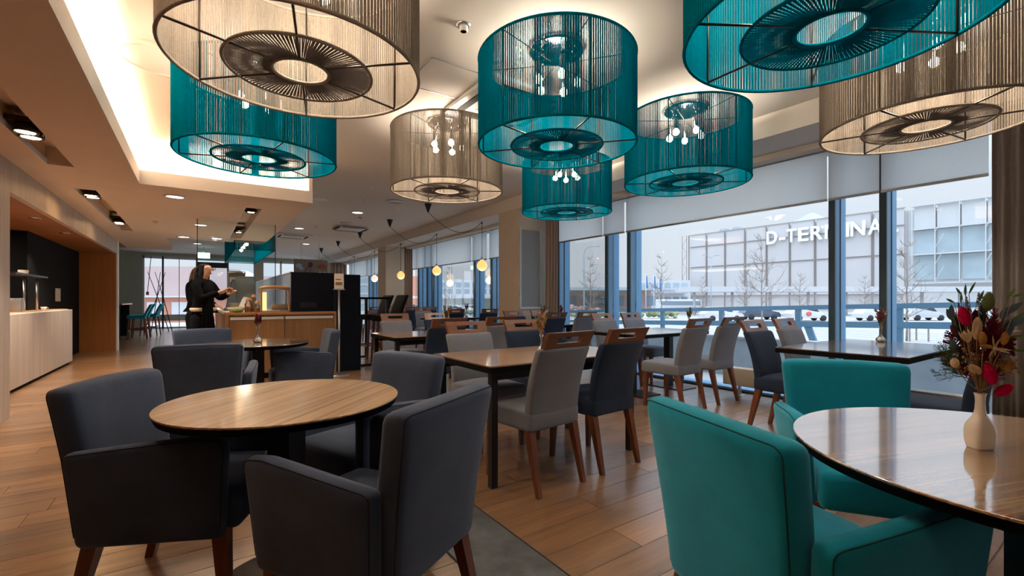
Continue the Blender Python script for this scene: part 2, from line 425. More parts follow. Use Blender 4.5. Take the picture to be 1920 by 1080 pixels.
# upstand lips
q_ = HS+.06; sm.box((-.60, YB, q_), (-.56, 6.86, HS+.16)); sm.box((-.56, 6.82, q_), (1.28, 6.86, HS+.16)); sm.box((1.28, 6.82, q_), (1.32, 12.5, HC)); sm.box((-.56, 12.46, q_), (1.28, 12.5, HC)); sm.box((-.60, 12.46, q_), (-.56, 15.4, HC)); sm.box((-1.5, 15.36, q_), (-.60, 15.4, HC))
sm.box((-.9, YB, HS+.06), (-.88, 7.2, HC)); sm.box((-.9, 7.18, HS+.06), (1.3, 7.2, HC))
so = struct('ceiling_soffit', sm, 'soffit'); 
lm = MB(); lm.box((-.5598, YB, HS), (-.553, 6.8128, HS+.163)); lm.box((-.5598, 6.8128, HS), (1.3203, 6.8198, HS+.163)); lm.box((1.3203, 6.8128, HS), (1.326, 12.5, HC-.01))
struct('ceiling_lip', lm, 'ceiling', so, 'cream painted upstand of the lowered ceiling')
for h in S1+S2:     # trays above the slots
    t = MB(); x0, x1, y0, y1 = h
    t.box((x0-.02, y0-.02, HS+.06), (x0, y1+.02, HS+.2)); t.box((x1, y0-.02, HS+.06), (x1+.02, y1+.02, HS+.2)); t.box((x0, y0-.02, HS+.06), (x1, y0, HS+.2)); t.box((x0, y1, HS+.06), (x1, y1+.02, HS+.2)); t.box((x0, y0, HS+.18), (x1, y1, HS+.2))
    struct('slot_tray', t, 'soffit', so); struct('slot_trim', B((x0, y0, HS-.004), (x0+.012, y1, HS+.05)), 'white_plastic', so)
struct('trim_1', B((4.75, YB, HW), (XW+.25, YF, HC)), 'ceiling')
struct('trim_2', MB().box((5.32, YB, 2.735), (5.60, YF, 2.80)), 'wall_paint')
# walls
struct('wall_back', B((XL-2, YB-.2, 0), (XW+.25, YB, HC)), 'wall_paint')
struct('wall_right', B((XW-.05, YB, 0), (XW+.25, YB+.3, HC)), 'wall_paint')
wl = struct('wall_left', MB().box((-2.0, YB, 0), (-1.9, 6.05, HC)).box((-2.0, YB, HS), (-1.5, 13.9, HC)).box((-4.8, 14.0, HS+.001), (-1.5, 15.4, HC)), 'orange_lit_oak')
# wooden servery niche
lw = struct('wooden_post', B((-1.9, 6.05, 0), (-1.50, 6.42, HS)), 'pale_panel', wl, 'pale greyed oak post')
fas = MB(); fas.box((-1.56, 6.42, 2.20), (-1.50, 13.6, HS)); struct('niche_fascia', fas, 'pale_panel', wl)
struct('niche_ceiling', B((-4.6, 6.05, 2.20), (-1.5605, 13.6, 2.24)), 'oak_ceiling', wl)
struct('niche_pier', B((-4.6, 13.6, 0), (-1.52, 13.66, 2.20)), 'orange_lit_oak', wl, 'oak return panel with orange light in its colour')
struct('niche_end', B((-2.6, 13.66, 0), (-1.50, 13.92, HS)), 'white_plastic', wl, 'white painted wall end')
struct('black_wall', B((-4.5, 9.9, 0), (-2.13, 13.58, 2.19)), 'black_laminate', wl, 'black wall behind the counter')
struct('niche_back', B((-4.6, 6.0, 0), (-4.5, 9.9, 2.2)), 'black_laminate', wl)
struct('niche_side', B((-4.6, 5.95, 0), (-2.0, 6.05, 2.2)), 'orange_lit_oak', wl)
struct('wall_far_left', B((XL-2.0, 13.92, 0), (XL-1.9, YF, HC)), 'green_wall')
# pillars of the window side
pil = []
for i, (y0, y1) in enumerate(((-.34, .31), (6.66, 7.31), (13.67, 14.40), (21.2, 21.9))):
    p = struct('pillar_%d' % (i+1), MB().box((4.75, y0, 0), (5.25, y1, HW)).box((5.25, y0+.1, 0), (5.60, y1-.1, HW)), 'pillar_paint'); pil.append(p)
pm = MB(); pm.box((4.80, 6.645, 1.02), (5.22, 6.655, 2.42)); struct('wall_panel', pm, 'grey_panel', pil[1], 'grey panel with a pale frame on the pillar')
pf = MB(); pf.box((4.765, 6.635, .98), (4.80, 6.66, 2.46)); pf.box((5.22, 6.635, .98), (5.245, 6.66, 2.46)); pf.box((4.80, 6.635, .98), (5.22, 6.66, 1.02)); struct('panel_frame', pf, 'pale_frame', pil[1])
# far wall
struct('wall_far', MB().box((XL-2, YF, 0), (-1.78, YF+.2, HC)).box((4.4, YF, 0), (XW+.25, YF+.2, HC)).box((-1.78, YF, 2.9), (4.4, YF+.2, HC)), 'green_wall')

# ------------------------------------------------------------------ windows
def window(name, posts, y0, y1, extra=None):
    e = bpy.data.objects.new(name, None); COL.objects.link(e); e['kind'] = 'structure'; e['label'] = 'blue grey framed floor to ceiling window bay'
    for a, b_ in posts:
        MB().box((5.56, a, .03), (5.585, b_, 2.75)).box((5.70, a, .03), (5.702, b_, 2.75)).build('mullion', 'post_dark', e)
        MB().box((5.585, a, .03), (5.68, b_, 2.75)).build('mullion_core', 'post_blue_skylit', e)
        MB().box((5.705, a-.005, .03), (5.83, b_+.005, 2.85)).build('outer_fin', 'post_blue_skylit', e)
    MB().box((5.58, y0, 0), (5.83, y1, .035)).box((5.58, y0, 2.76), (5.83, y1, 2.85)).build('frame_rail', 'post_blue_skylit', e)
    MB().box((5.545, y0, 0), (5.58, y1, .02)).build('floor_track', 'black_metal', e)
    ys = [y0]+[c for p in sorted(posts) for c in p]+[y1]
    for a, b_ in zip(ys[::2], ys[1::2]):
        if b_-a > .1: MB().box((5.690, a, .035), (5.698, b_, 2.76)).build('pane', 'glass', e)
    return e
window('window_1', [(1.58, 1.64), (2.02, 2.08), (4.80, 4.86), (5.27, 5.33), (6.50, 6.56)], .30, 6.66)
window('window_5', [(-1.6, -1.54), (-2.1, -2.04), (-4.8, -4.74)], -6.7, -.34)
window('window_2', [(7.55, 7.62), (8.85, 8.92), (9.62, 9.70), (11.98, 12.06), (12.40, 12.48), (13.05, 13.12)], 7.31, 13.67)
window('window_3', [(15.2, 15.27), (17.4, 17.48), (17.95, 18.03), (20.2, 20.28)], 14.40, 21.2)
e4 = bpy.data.objects.new('window_4', None); COL.objects.link(e4); e4['kind'] = 'structure'
for x in (-1.78, -1.17, -.62, -.05, 1.05, 2.05, 3.1, 4.34):
    MB().box((x, YF, 0), (x+(.06 if x != -.62 else .025), YF+.16, 2.9)).build('mullion', 'post_dark' if x in (-1.17, -.05, 1.05) else 'pale_frame', e4)
MB().box((-1.78, YF, 2.80), (4.4, YF+.18, 2.90)).box((-1.78, YF, 0), (4.4, YF+.18, .05)).box((-1.78, YF+.02, .30), (-.05, YF+.1, .55)).build('frame_rail', 'pale_frame', e4)
B((-.02, YF-.1, 2.50), (1.06, YF+.1, 2.72)).build('door_header', 'black_metal', e4)
B((-.02, YF-.05, 2.2), (.12, YF+.1, 2.5)).build('door_post', 'oak_panel', e4)
B((2.08, YF-.08, 0), (2.42, YF+.1, 2.8)).build('pier', 'pillar_paint', e4)
for a, b_ in zip((-1.78, -1.17, -.62, -.05, 1.05, 2.05, 3.1), (-1.17, -.62, -.05, 1.05, 2.05, 3.1, 4.34)):
    B((a+.06, YF+.06, .05), (b_, YF+.07, 2.8)).build('pane', 'glass', e4)

# roller blinds
def blind(y0, y1, zb, label, i):
    t = thing('roller_blind', label, 'blind', (5.50, (y0+y1)/2, 2.74), 0, 'roller blinds of the window wall'); w = (y1-y0)/2
    MB().box((-.004, -w, zb-2.74), (.0, w, 0)).build('fabric', 'blind', t)
    MB().tube([(0, -w, .0), (0, w, .0)], .02, 10).build('roller', 'metal_grey', t)
    MB().box((-.012, -w, zb-2.765), (.008, w, zb-2.74)).build('bottom_bar', 'metal_grey', t)
for i, (a, b_, z, l) in enumerate([(.87, 1.605, 2.22, 'pale blind beside the dark curtain, rightmost of the window wall'), (1.62, 2.055, 2.22, 'narrow pale blind between the two near mullions'), (2.07, 4.82, 2.22, 'widest pale blind, above the letters of the terminal'),
        (4.86, 5.30, 2.22, 'narrow pale blind behind the small teal drum lamp'), (5.33, 6.42, 2.22, 'pale blind next to the brown curtain and pillar'), (7.4, 8.86, 2.10, 'pale blind just beyond the first pillar'), (8.98, 9.64, 2.10, 'narrow pale blind behind the nearest globe pendant'),
        (9.70, 12.0, 2.10, 'wide pale blind between the two nearest globe pendants'), (12.04, 12.44, 2.10, 'narrow pale blind left of the second globe pendant'), (12.48, 13.1, 2.10, 'small pale blind beside the third globe pendant'), (13.12, 13.38, 2.10, 'narrowest pale blind beside the second pillar and its curtain'),
        (14.5, 17.4, 2.10, 'pale blind beyond the second pillar above the fourth globe'), (17.5, 20.6, 2.10, 'farthest pale blind of the window wall')]): blind(a, b_, z, l, i)

# curtains
def curtain(x0, y0, x1, y1, z1, label, m='curtain', waves=5, amp=.035):
    t = thing('curtain', label, 'curtain', (x0, y0, .02)); mb = MB(); n = waves*10; dx, dy = x1-x0, y1-y0; L = sqrt(dx*dx+dy*dy); nx, ny = -dy/L, dx/L; vs = []; K = 8
    for k in range(K+1):
        z = (z1-.02)*k/K
        for i in range(n+1):
            u = i/n; a = amp*sin(u*waves*2*pi+.3*sin(z*2))*(1-.25*k/K); vs.append((dx*u+nx*a, dy*u+ny*a, z))
    fs = [(k*(n+1)+i, k*(n+1)+i+1, (k+1)*(n+1)+i+1, (k+1)*(n+1)+i) for k in range(K) for i in range(n)]
    mb.add(vs, fs, True); o = mb.build('cloth', m, t); sd = o.modifiers.new('s', 'SOLIDIFY'); sd.thickness = .004
    MB().tube([(0, 0, z1-.02), (dx, dy, z1-.02)], .012, 6).build('rail', 'metal_grey', t)
curtain(5.45, .84, 5.42, .34, 2.78, 'dark brown floor length curtain behind the large bouquet', waves=6)
curtain(5.28, 6.54, 5.53, 6.50, 2.78, 'brown curtain hanging beside the framed grey pillar panel', 'curtain_brown', 4, .025)
curtain(5.28, 13.50, 5.54, 13.46, 2.78, 'brown curtain beside the second pillar behind a globe lamp', 'curtain_brown', 4, .025)
curtain(4.9, 21.1, 5.5, 21.05, 2.78, 'farthest brown curtain by the end pillar', 'curtain_brown', 4, .03)

# ------------------------------------------------------------------ string drum pendants
def ring(r, z, tr, n=64, seg=6): return MB().tube([(r*cos(2*pi*k/n), r*sin(2*pi*k/n), z) for k in range(n)], tr, seg, closed=True)
def make_drum(r=.58, h=.63, mat_='string_teal', wrap='string_teal'):
    parts = []; N = 440; s = MB(); ph = [random.uniform(0, 6) for _ in range(4)]
    for k in range(N):          # vertical strings, flat square cords
        a = 2*pi*k/N; w = .0034+.0009*sin(a*7+ph[0])*sin(a*11+ph[1])+.0003*sin(a*41+ph[2]); ca, sa = cos(a), sin(a); tx, ty = -sa*w, ca*w; rr = r+(.0012 if k % 2 else -.0012)
        q = [(rr*ca-tx, rr*sa-ty), (rr*ca+ca*.004, rr*sa+sa*.004), (rr*ca+tx, rr*sa+ty), (rr*ca-ca*.004, rr*sa-sa*.004)]
        s.add([(x, y, 0) for x, y in q]+[(x, y, h) for x, y in q], [(0, 1, 5, 4), (1, 2, 6, 5), (2, 3, 7, 6), (3, 0, 4, 7)])
    parts.append(('cord_wall', s.mesh('cord_wall', mat_), 'stuff'))
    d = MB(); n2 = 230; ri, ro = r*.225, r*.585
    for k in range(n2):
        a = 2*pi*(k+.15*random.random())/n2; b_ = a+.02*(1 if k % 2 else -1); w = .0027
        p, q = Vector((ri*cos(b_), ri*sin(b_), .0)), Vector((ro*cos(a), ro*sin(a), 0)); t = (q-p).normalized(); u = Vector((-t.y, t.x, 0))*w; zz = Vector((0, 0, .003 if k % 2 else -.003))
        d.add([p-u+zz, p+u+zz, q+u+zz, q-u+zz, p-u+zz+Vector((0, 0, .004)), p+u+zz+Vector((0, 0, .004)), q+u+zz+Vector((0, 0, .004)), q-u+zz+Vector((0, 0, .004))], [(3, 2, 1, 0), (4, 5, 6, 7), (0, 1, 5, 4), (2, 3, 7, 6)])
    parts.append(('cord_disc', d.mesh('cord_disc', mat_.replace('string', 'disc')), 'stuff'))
    for nm, rr, z, t in (('bottom_rim', r, 0, .009), ('top_rim', r, h, .009), ('disc_rim', ro, 0, .008), ('hole_rim', ri, 0, .009)):
        parts.append((nm, ring(rr, z, t).mesh(nm, wrap), None))
    for k in range(6):
        a = 2*pi*k/6+.2
        parts.append(('spoke', MB().tube([(ri*cos(a), ri*sin(a), .004), (r*cos(a), r*sin(a), .0)], .0055, 6).mesh('spoke', 'dark_bronze'), None))
        parts.append(('upright', MB().tube([((r-.008)*cos(a), (r-.008)*sin(a), 0), ((r-.008)*cos(a), (r-.008)*sin(a), h)], .005, 5).mesh('upright', 'dark_bronze'), None))
        parts.append(('top_spoke', MB().tube([(.06*cos(a), .06*sin(a), h-.02), (r*cos(a), r*sin(a), h)], .004, 5).mesh('top_spoke', 'dark_bronze'), None))
    parts.append(('ceiling_plate', MB().lathe([(.20, HC-.03-2.30), (.21, HC-.015-2.30), (.21, HC-.001-2.30)], n=32).mesh('ceiling_plate', 'chrome'), None))
    bulbs = []
    for k in range(5):
        a = 2*pi*k/5+.5; x, y = .155*cos(a), .155*sin(a)
        parts.append(('socket', MB().lathe([(.014, 0), (.018, .02), (.018, .10)], (x, y, h-.13), 10).tube([(x, y, h), (x*.7, y*.7, h+.08)], .004, 5).mesh('socket', 'chrome'), None))
        bulbs.append(MB().ball((x, y, h-.165), .032, 10, 8).mesh('bulb', 'bulb'))
    return parts, bulbs
DR = {'teal': make_drum(), 'beige': make_drum(mat_='string_beige', wrap='string_beige')}
def drum(kind, x, y, label, rz=0):
    t = thing('drum_pendant', label, 'pendant lamp', (x, y, 2.30), rz, 'string drum pendants')
    parts, bulbs = DR[kind]
    for nm, me, kd in parts:
        o = link(nm, me, t)
        if kd: o['kind'] = kd
    for me in bulbs: link('bulb', me, t)
    light('bulb_light', 'POINT', (x, y, 2.30+.5), LAMP*(1.25 if kind == 'beige' else 1), WARM, .12)
drum('beige', .43, 2.49, 'large beige string drum pendant above the front round table, upper left', .1)
drum('teal', .42, 4.23, 'teal string drum pendant partly hidden behind the big beige drum', .5)
drum('teal', 2.21, .82, 'largest teal string drum pendant, cut off by the top edge of the photo', .3)
drum('teal', 2.21, 2.61, 'teal string drum pendant in the top centre with five bulbs glowing through', .0)
drum('beige', 2.18, 4.36, 'smaller beige string drum pendant hanging in the middle distance', .25)
drum('beige', 3.97, .92, 'beige string drum pendant at the upper right before the window blinds', .7)
drum('teal', 3.95, 2.71, 'teal string drum pendant in front of the wide window blind', .15)
drum('teal', 4.00, 4.52, 'lowest looking small teal drum pendant in front of the pillar and curtain', .4)
# long box-shaped teal pendant over the servery
t = thing('box_pendant', 'long rectangular teal string pendant over the servery counter', 'pendant lamp', (1.1, 14.3, 2.30))
s = MB(); X, Y, H_ = .40, 2.3, .62
pts = [(x, -Y) for x in [-X+i*.022 for i in range(37)]]+[(x, Y) for x in [-X+i*.022 for i in range(37)]]+[(s_*X, y) for s_ in (-1, 1) for y in [-Y+i*.022 for i in range(209)]]
for x, y in pts: s.box((x-.0065, y-.0065, 0), (x+.0065, y+.0065, H_))
o = s.build('cord_wall', 'string_teal', t); o['kind'] = 'stuff'
for z in (0, H_): MB().tube([(-X, -Y, z), (X, -Y, z), (X, Y, z), (-X, Y, z)], .012, 5, closed=True).build('frame', 'string_teal', t)
for k in range(5):
    MB().tube([(0, -1.8+k*.9, .4), (0, -1.8+k*.9, HC-2.30)], .006, 5).build('rod', 'chrome', t); MB().ball((0, -1.8+k*.9, .36), .045).build('bulb', 'bulb', t)
light('bulb_light', 'AREA', (1.1, 14.3, 2.7), 30, WARM, .3, None, 4)

# ------------------------------------------------------------------ ceiling fittings
def disc_light(x, y, z, r, label, group, rim='steel', face='down_face', e=0, cat='ceiling light'):
    t = thing('ceiling_light', label, cat, (x, y, z), 0, group)
    MB().lathe([(r, 0), (r, -.012), (r*.82, -.016), (r*.80, -.006)], n=28, capb=False, capt=False).build('rim', rim, t)
    MB().lathe([(r*.81, -.008), (r*.5, -.007), (.001, -.007)], n=28, capb=False).build('diffuser', face, t)
    if e: light('downlight', 'SPOT', (x, y, z-.03), e, (1, .90, .76), .08, None, spot=R(120))
g = 'round downlights'
disc_light(2.83, 9.93, HC, .13, 'round lit downlight ahead of the first swagged cable hook', g, e=66)
disc_light(3.10, 8.40, HC, .15, 'round grey loudspeaker grille in the main ceiling near the cables', 'round grilles', 'metal_grey', 'metal_grey', cat='loudspeaker')
disc_light(3.0, 11.46, HC, .14, 'round grey grille beyond the lit downlight', 'round grilles', 'metal_grey', 'metal_grey', cat='loudspeaker')
disc_light(1.87, 9.03, HC, .15, 'surface mounted white disc beside the corner of the lowered ceiling', 'ceiling discs', 'white_plastic', 'white_plastic', cat='detector')
disc_light(-.24, 7.38, HS, .12, 'bright oval looking downlight nearest in the lowered ceiling', g, e=48)
disc_light(.05, 9.90, HS, .11, 'second downlight of the lowered ceiling, mostly unlit', g, 'white_plastic')
disc_light(-.24, 12.0, HS, .13, 'far downlight left of the gimbal slot in the lowered ceiling', g, e=42)
disc_light(.35, 11.9, HS, .12, 'far downlight beside the end of the gimbal slot', g, e=30)
disc_light(-.24, 4.5, HC-.001, .30, 'large flat round cover in the raised white ceiling, upper left', 'ceiling discs', 'ceiling', 'ceiling', cat='ceiling cover')
disc_light(2.2, 13.0, HC, .13, 'farther lit downlight above the servery', g, e=66)
disc_light(3.0, 16.5, HC, .13, 'farthest lit downlight near the end windows', g, e=72)
disc_light(0.0, 18.5, HC, .13, 'lit downlight near the teal bar stools', g, e=78)
def detector(x, y, z, label, m='white_plastic', s=1):
    t = thing('detector', label, 'detector', (x, y, z)); MB().lathe([(.055*s, 0), (.055*s, -.012), (.034*s, -.018)], n=20, capb=False).build('base', m, t); MB().ball((0, 0, -.022), .028*s, sc=(1, 1, .8)).build('sensor', m, t)
t = thing('ceiling_sensor', 'small swivelling ceiling spot between the big beige and centre teal drums', 'spotlight', (1.50, 2.75, HC))
MB().lathe([(.05, 0), (.05, -.006), (.036, -.012)], n=24, capb=False).build('rim', 'steel', t); MB().lathe([(.030, .0), (.030, -.04), (.022, -.045)], n=20, capb=False).build('body', 'white_plastic', t); MB().lathe([(.02, -.0452), (.001, -.0452)], n=16).build('lens', 'far_window', t)
detector(3.08, 10.53, HC, 'cream smoke detector beside the lit round downlight', 'cream_plastic', 1.3); detector(-.59, 9.93, HS, 'brass coloured detector in the lowered ceiling', 'cream_plastic', .8)
for x, y, w_ in ((2.39, 7.63, 'left of the smaller beige drum'), (3.45, 9.2, 'beside the first swagged cable cup'), (2.6, 8.6, 'nearest the round grille'), (3.3, 11.9, 'near the third cable cup'), (2.9, 6.4, 'behind the smaller beige drum'), (2.5, 12.4, 'farthest, over the servery')): 
    o = MB().lathe([(.035, 0), (.035, -.006), (.012, -.012), (.012, -.03), (.022, -.032)], (0, 0, 0), 12, capb=False).build('sprinkler', 'white_plastic', None, (x, y, HC)); tag(o, 'tiny white ceiling sprinkler head '+w_, 'sprinkler', 'sprinkler heads')
t = thing('access_hatch', 'square access hatch in the ceiling beside the big beige drum', 'hatch', (1.76, 3.52, HC))
MB().box((-.26, -.26, -.004), (.26, .26, -.0005)).build('door', 'ceiling', t)
m_ = MB()
for a, b_ in (((-.27, -.27), (.27, -.262)), ((-.27, .262), (.27, .27)), ((-.27, -.262), (-.262, .262)), ((.262, -.262), (.27, .262))): m_.box((*a, -.007), (*b_, -.0005))
m_.build('frame', 'metal_grey', t)
def cassette(x, y, label, s=.46):
    t = thing('air_cassette', label, 'air conditioner', (x, y, HC), 0, 'ceiling air cassettes')
    MB().rbox((0, 0, -.02), (2*s, 2*s, .04), .012, (2, 2, 1)).build('panel', 'white_plastic', t)
    q = MB()
    for k in range(7): q.box((-.24, -.24+k*.07, -.052), (.24, -.215+k*.07, -.040))
    o = q.build('grille', 'white_plastic', t)
    for (a, b_) in (((-.30, -.39), (.30, -.32)), ((-.30, .32), (.30, .39)), ((-.39, -.30), (-.32, .30)), ((.32, -.30), (.39, .30))): MB().box((*a, -.046), (*b_, -.0405)).build('outlet_slot', 'dark_slot', t)
cassette(2.45, 3.62, 'square air cassette partly hidden between beige and centre teal drums'); cassette(2.3, 14.6, 'square air cassette far down the main ceiling'); cassette(3.30, 12.2, 'square air cassette beside the third cable hook', .35)
# gimbal spots in the slots
def gimbal(x, y, n, label, m='dark_bronze', on=True, e=48):
    t = thing('gimbal_spot', label, 'spotlight', (x, y, HS), 0, 'gimbal spotlights')
    MB().box((-.10, -.16, .06), (.10, .16, .10)).build('carrier', 'dark_bronze', t)
    for k in range(n):
        yy = (k-.5*(n-1))*.15
        MB().lathe([(.075, -.012), (.082, 0), (.080, .03), (.05, .07)], (0, yy, 0), 22, capb=False).build('ring', m, t)
        MB().lathe([(.060 if n > 1 else .045, -.004), (.001, -.004)], (0, yy, 0), 20).build('lamp_face', 'lamp_face', t)
    for sx in (-1, 1): MB().tube([(sx*.085, 0, .0), (sx*.085, 0, .06)], .006, 6).build('pivot', 'chrome', t)
    light('gimbal_beam', 'SPOT', (x, y, HS-.03), e, WARM, .05, None, spot=R(95), blend=.7)
gimbal(-1.135, 5.30, 2, 'twin gimbal spotlight in the nearest ceiling slot', e=150); gimbal(-1.13, 8.0, 2, 'twin gimbal spotlight beside the servery, nearer of its slot', e=140); gimbal(-1.13, 10.5, 2, 'twin gimbal spotlight beside the servery, farther of its slot', e=120)
gimbal(.68, 8.05, 1, 'dark gimbal spotlight in the right ceiling slot, nearer one', 'dark_bronze', e=42); gimbal(.68, 10.6, 1, 'dark gimbal spotlight in the right ceiling slot, farther one', 'dark_bronze', e=42)
for i, (x, y) in enumerate(((-1.72, 8.3), (-1.72, 9.9))):
    t = thing('niche_spot', ('nearer' if i == 0 else 'farther')+' tiny downlight in the orange wood niche ceiling', 'ceiling light', (x, y, 2.20), 0, 'niche downlights')
    MB().lathe([(.060, 0), (.060, -.006), (.048, -.008)], n=18, capb=False).build('rim', 'chrome', t); MB().lathe([(.047, -.006), (.001, -.006)], n=16).build('lamp_face', 'lamp_face', t)
    light('niche_beam', 'SPOT', (x, y, 2.18), 45, WARM, .03, None, spot=R(110))
light('niche_area_light', 'AREA', (-3.2, 8.0, 2.15), 60, WARM, 1.2, None, 3)  # broad area light below the niche ceiling, without a fixture
# swagged globe pendants
def globe(yc, xg, zg, label, pale=False):
    t = thing('globe_pendant', label, 'pendant lamp', (3.72, yc, HC), 0, 'globe pendants on swagged cables')
    MB().lathe([(.012, -.17), (.03, -.12), (.065, -.02), (.068, 0)], n=20).build('ceiling_cup', 'black_metal', t)
    dx = xg-3.72; hz = HW-HC
    pts = [(dx*u, 0, -.16+(hz+.16)*u-.62*(u*(1-u))*2.1*(.75+.35*u)) for u in [i/18 for i in range(19)]]+[(dx, 0, hz-.03), (dx, 0, zg+.14-HC)]
    MB().tube(pts, .0055, 5).build('cable', 'black_metal', t)
    MB().tube([(dx, 0, hz), (dx, 0, hz-.05)], .012, 6).build('hook', 'black_metal', t)
    r = .112
    prof = [(r*sin(a)*(1-.0*a), -r*cos(a)) for a in [pi*i/12 for i in range(10)]]+[(.055, .098), (.030, .125), (.026, .15)]
    MB().lathe(prof, (dx, 0, zg-HC), 20).build('globe', 'globe_glow_pale' if pale else 'globe_glow', t)
    MB().lathe([(.030, .12), (.034, .15), (.012, .185)], (dx, 0, zg-HC), 14).build('collar', 'chrome', t)
    light('globe_light', 'POINT', (xg, yc, zg-.2), 3, WARM, .1)
globe(8.27, 4.95, 1.87, 'yellow glass globe pendant nearest the beige pillar'); globe(10.42, 4.92, 1.87, 'yellow globe pendant in front of the mullions, second from the pillar')
globe(12.8, 4.90, 1.86, 'yellow globe pendant in front of the brown curtain'); globe(15.2, 4.90, 1.86, 'pale globe pendant half hidden by the second pillar', True); globe(17.6, 4.9, 1.86, 'farthest small globe pendant behind the black screen', True)

# ------------------------------------------------------------------ chairs
def make_armchair(fab, seam, label):
    t = thing('armchair', label, 'armchair')
    lean = lambda z: -.09*max(0, (z-.30)/.56)**1.25
    def dback(x, y, z):
        k = (z-.28)/.58; return (x*(.86+.16*k), y+lean(z)-.012*(1-(x/.27)**2)*k*0+.02*(x/.27)**2*k, z+.008*(1-(x/.28)**2)*max(0, k))
    MB().rbox((0, -.225, .562), (.53, .095, .555), .035, (6, 2, 8), dback).build('backrest', fab, t)
    def dseat(x, y, z):
        return (x, y, z+(.018*(1-(x/.24)**2)*(1-((y-.03)/.3)**2) if z > .4 else 0))
    MB().rbox((0, .035, .375), (.45, .48, .16), .035, (6, 6, 2), dseat).build('seat', fab, t)
    for s in (-1, 1):
        def darm(x, y, z, s=s):
            k = (z-.29)/.36; v = (y+.25)/.52
            top = .628+.042*sin(min(1, max(0, v))*pi/2)-.02*max(0, v-.85)/.15
            return (x+s*(.030*k+.012*sin(v*pi)*k), y*(.90+.10*k)+.0, .29+k*(top-.29)+0)
        MB().rbox((s*.252, .005, .47), (.068, .52, .36), .03, (1, 6, 5), darm).build('armrest', fab, t)
    # piping along the edges: one run round the back, one over each arm
    def arc(c, r, d0, d1, nseg=5):
        return [Vector(c)+(Vector(d0)*cos(t)+Vector(d1)*sin(t)+Vector(ARCF)).normalized()*r for t in [pi/2*i/nseg for i in range(nseg+1)]]
    ARCF = (0, -1, 0); r = .0355
    pts = [Vector((-.23, -.2375, z))+Vector((-1, -1, 0)).normalized()*r for z in [.32+.04*i for i in range(12)]]
    pts += arc((-.23, -.2375, .8045), r, (-1, 0, 0), (0, 0, 1)); pts += [Vector((x, -.2375, .8045))+Vector((0, -1, 1)).normalized()*r for x in (-.16, -.08, 0, .08, .16)]
    pts += arc((.23, -.2375, .8045), r, (0, 0, 1), (1, 0, 0)); pts += [Vector((.23, -.2375, z))+Vector((1, -1, 0)).normalized()*r for z in [.76-.04*i for i in range(12)]]
    MB().tube([dback(*p) for p in pts], .0022, 5).build('piping', seam, t)
    for s in (-1, 1):
        def darm(x, y, z, s=s):
            k = (z-.29)/.36; v = (y+.25)/.52
            top = .628+.042*sin(min(1, max(0, v))*pi/2)-.02*max(0, v-.85)/.15
            return (x+s*(.030*k+.012*sin(v*pi)*k), y*(.90+.10*k)+.0, .29+k*(top-.29)+0)
        ARCF = (s, 0, 0); r = .0305; cx = s*.256
        pts = [Vector((cx, -.225, z))+Vector((s, -1, 0)).normalized()*r for z in (.34, .42, .50, .58)]+arc((cx, -.225, .62), r, (0, -1, 0), (0, 0, 1))
        pts += [Vector((cx, y, .62))+Vector((s, 0, 1)).normalized()*r for y in (-.15, -.07, .01, .09, .17)]+arc((cx, .235, .62), r, (0, 0, 1), (0, 1, 0))+[Vector((cx, .235, z))+Vector((s, 1, 0)).normalized()*r for z in (.58, .50, .42, .34)]
        MB().tube([darm(*p) for p in pts], .0020, 5).build('piping', seam, t)
    for sx in (-1, 1):
        MB().leg((sx*.225, .215, .32), (sx*.235, .235, 0), .052, .032).build('leg', 'leg_wood', t)
        MB().leg((sx*.215, -.20, .32), (sx*.225, -.28, 0), .052, .032).build('leg', 'leg_wood', t)
    return t
# (protos placed as the first of their kind)
def ang(dx, dy): return math.atan2(dy, dx)-pi/2      # chair faces local +Y
a1 = make_armchair('fabric_charcoal', 'seam_dark', '')
a1.location = (-.02, 2.28, 0); a1.rotation_euler = (0, 0, ang(.898, -.44)); tag(a1, 'dark grey armchair at the left of the front round table, seen from its side', 'armchair', 'grey armchairs')
dup(a1, (.515, 1.59, 0), ang(-.45, .89)+R(4), 'blue grey velvet armchair in the foreground with its back to us', 'grey armchairs')
a3 = dup(a1, (.72, 2.38, 0), ang(-.93, -.36), 'brownish grey armchair across the front round table, facing us', 'grey armchairs')
dup(a1, (.06, 4.08, 0), ang(.17, .985), 'brownish grey armchair with its back to us at the second round table', 'grey armchairs')
dup(a1, (.12, 5.50, 0), ang(.25, -.97), 'dark armchair beyond the second round table, only its low back visible', 'grey armchairs')
dup(a1, (.86, 5.00, 0), ang(-1, .05), 'armchair at the right of the second round table, facing left', 'grey armchairs')
t1 = make_armchair('fabric_teal', 'seam_teal', '')
t1.location = (1.42, .61, 0); t1.rotation_euler = (0, 0, ang(.95, -.32)); tag(t1, 'teal velvet armchair at the lower right, seen from behind', 'armchair', 'teal armchairs')
dup(t1, (2.42, .77, 0), ang(-.83, -.56), 'teal velvet armchair facing us across the right round table', 'teal armchairs')

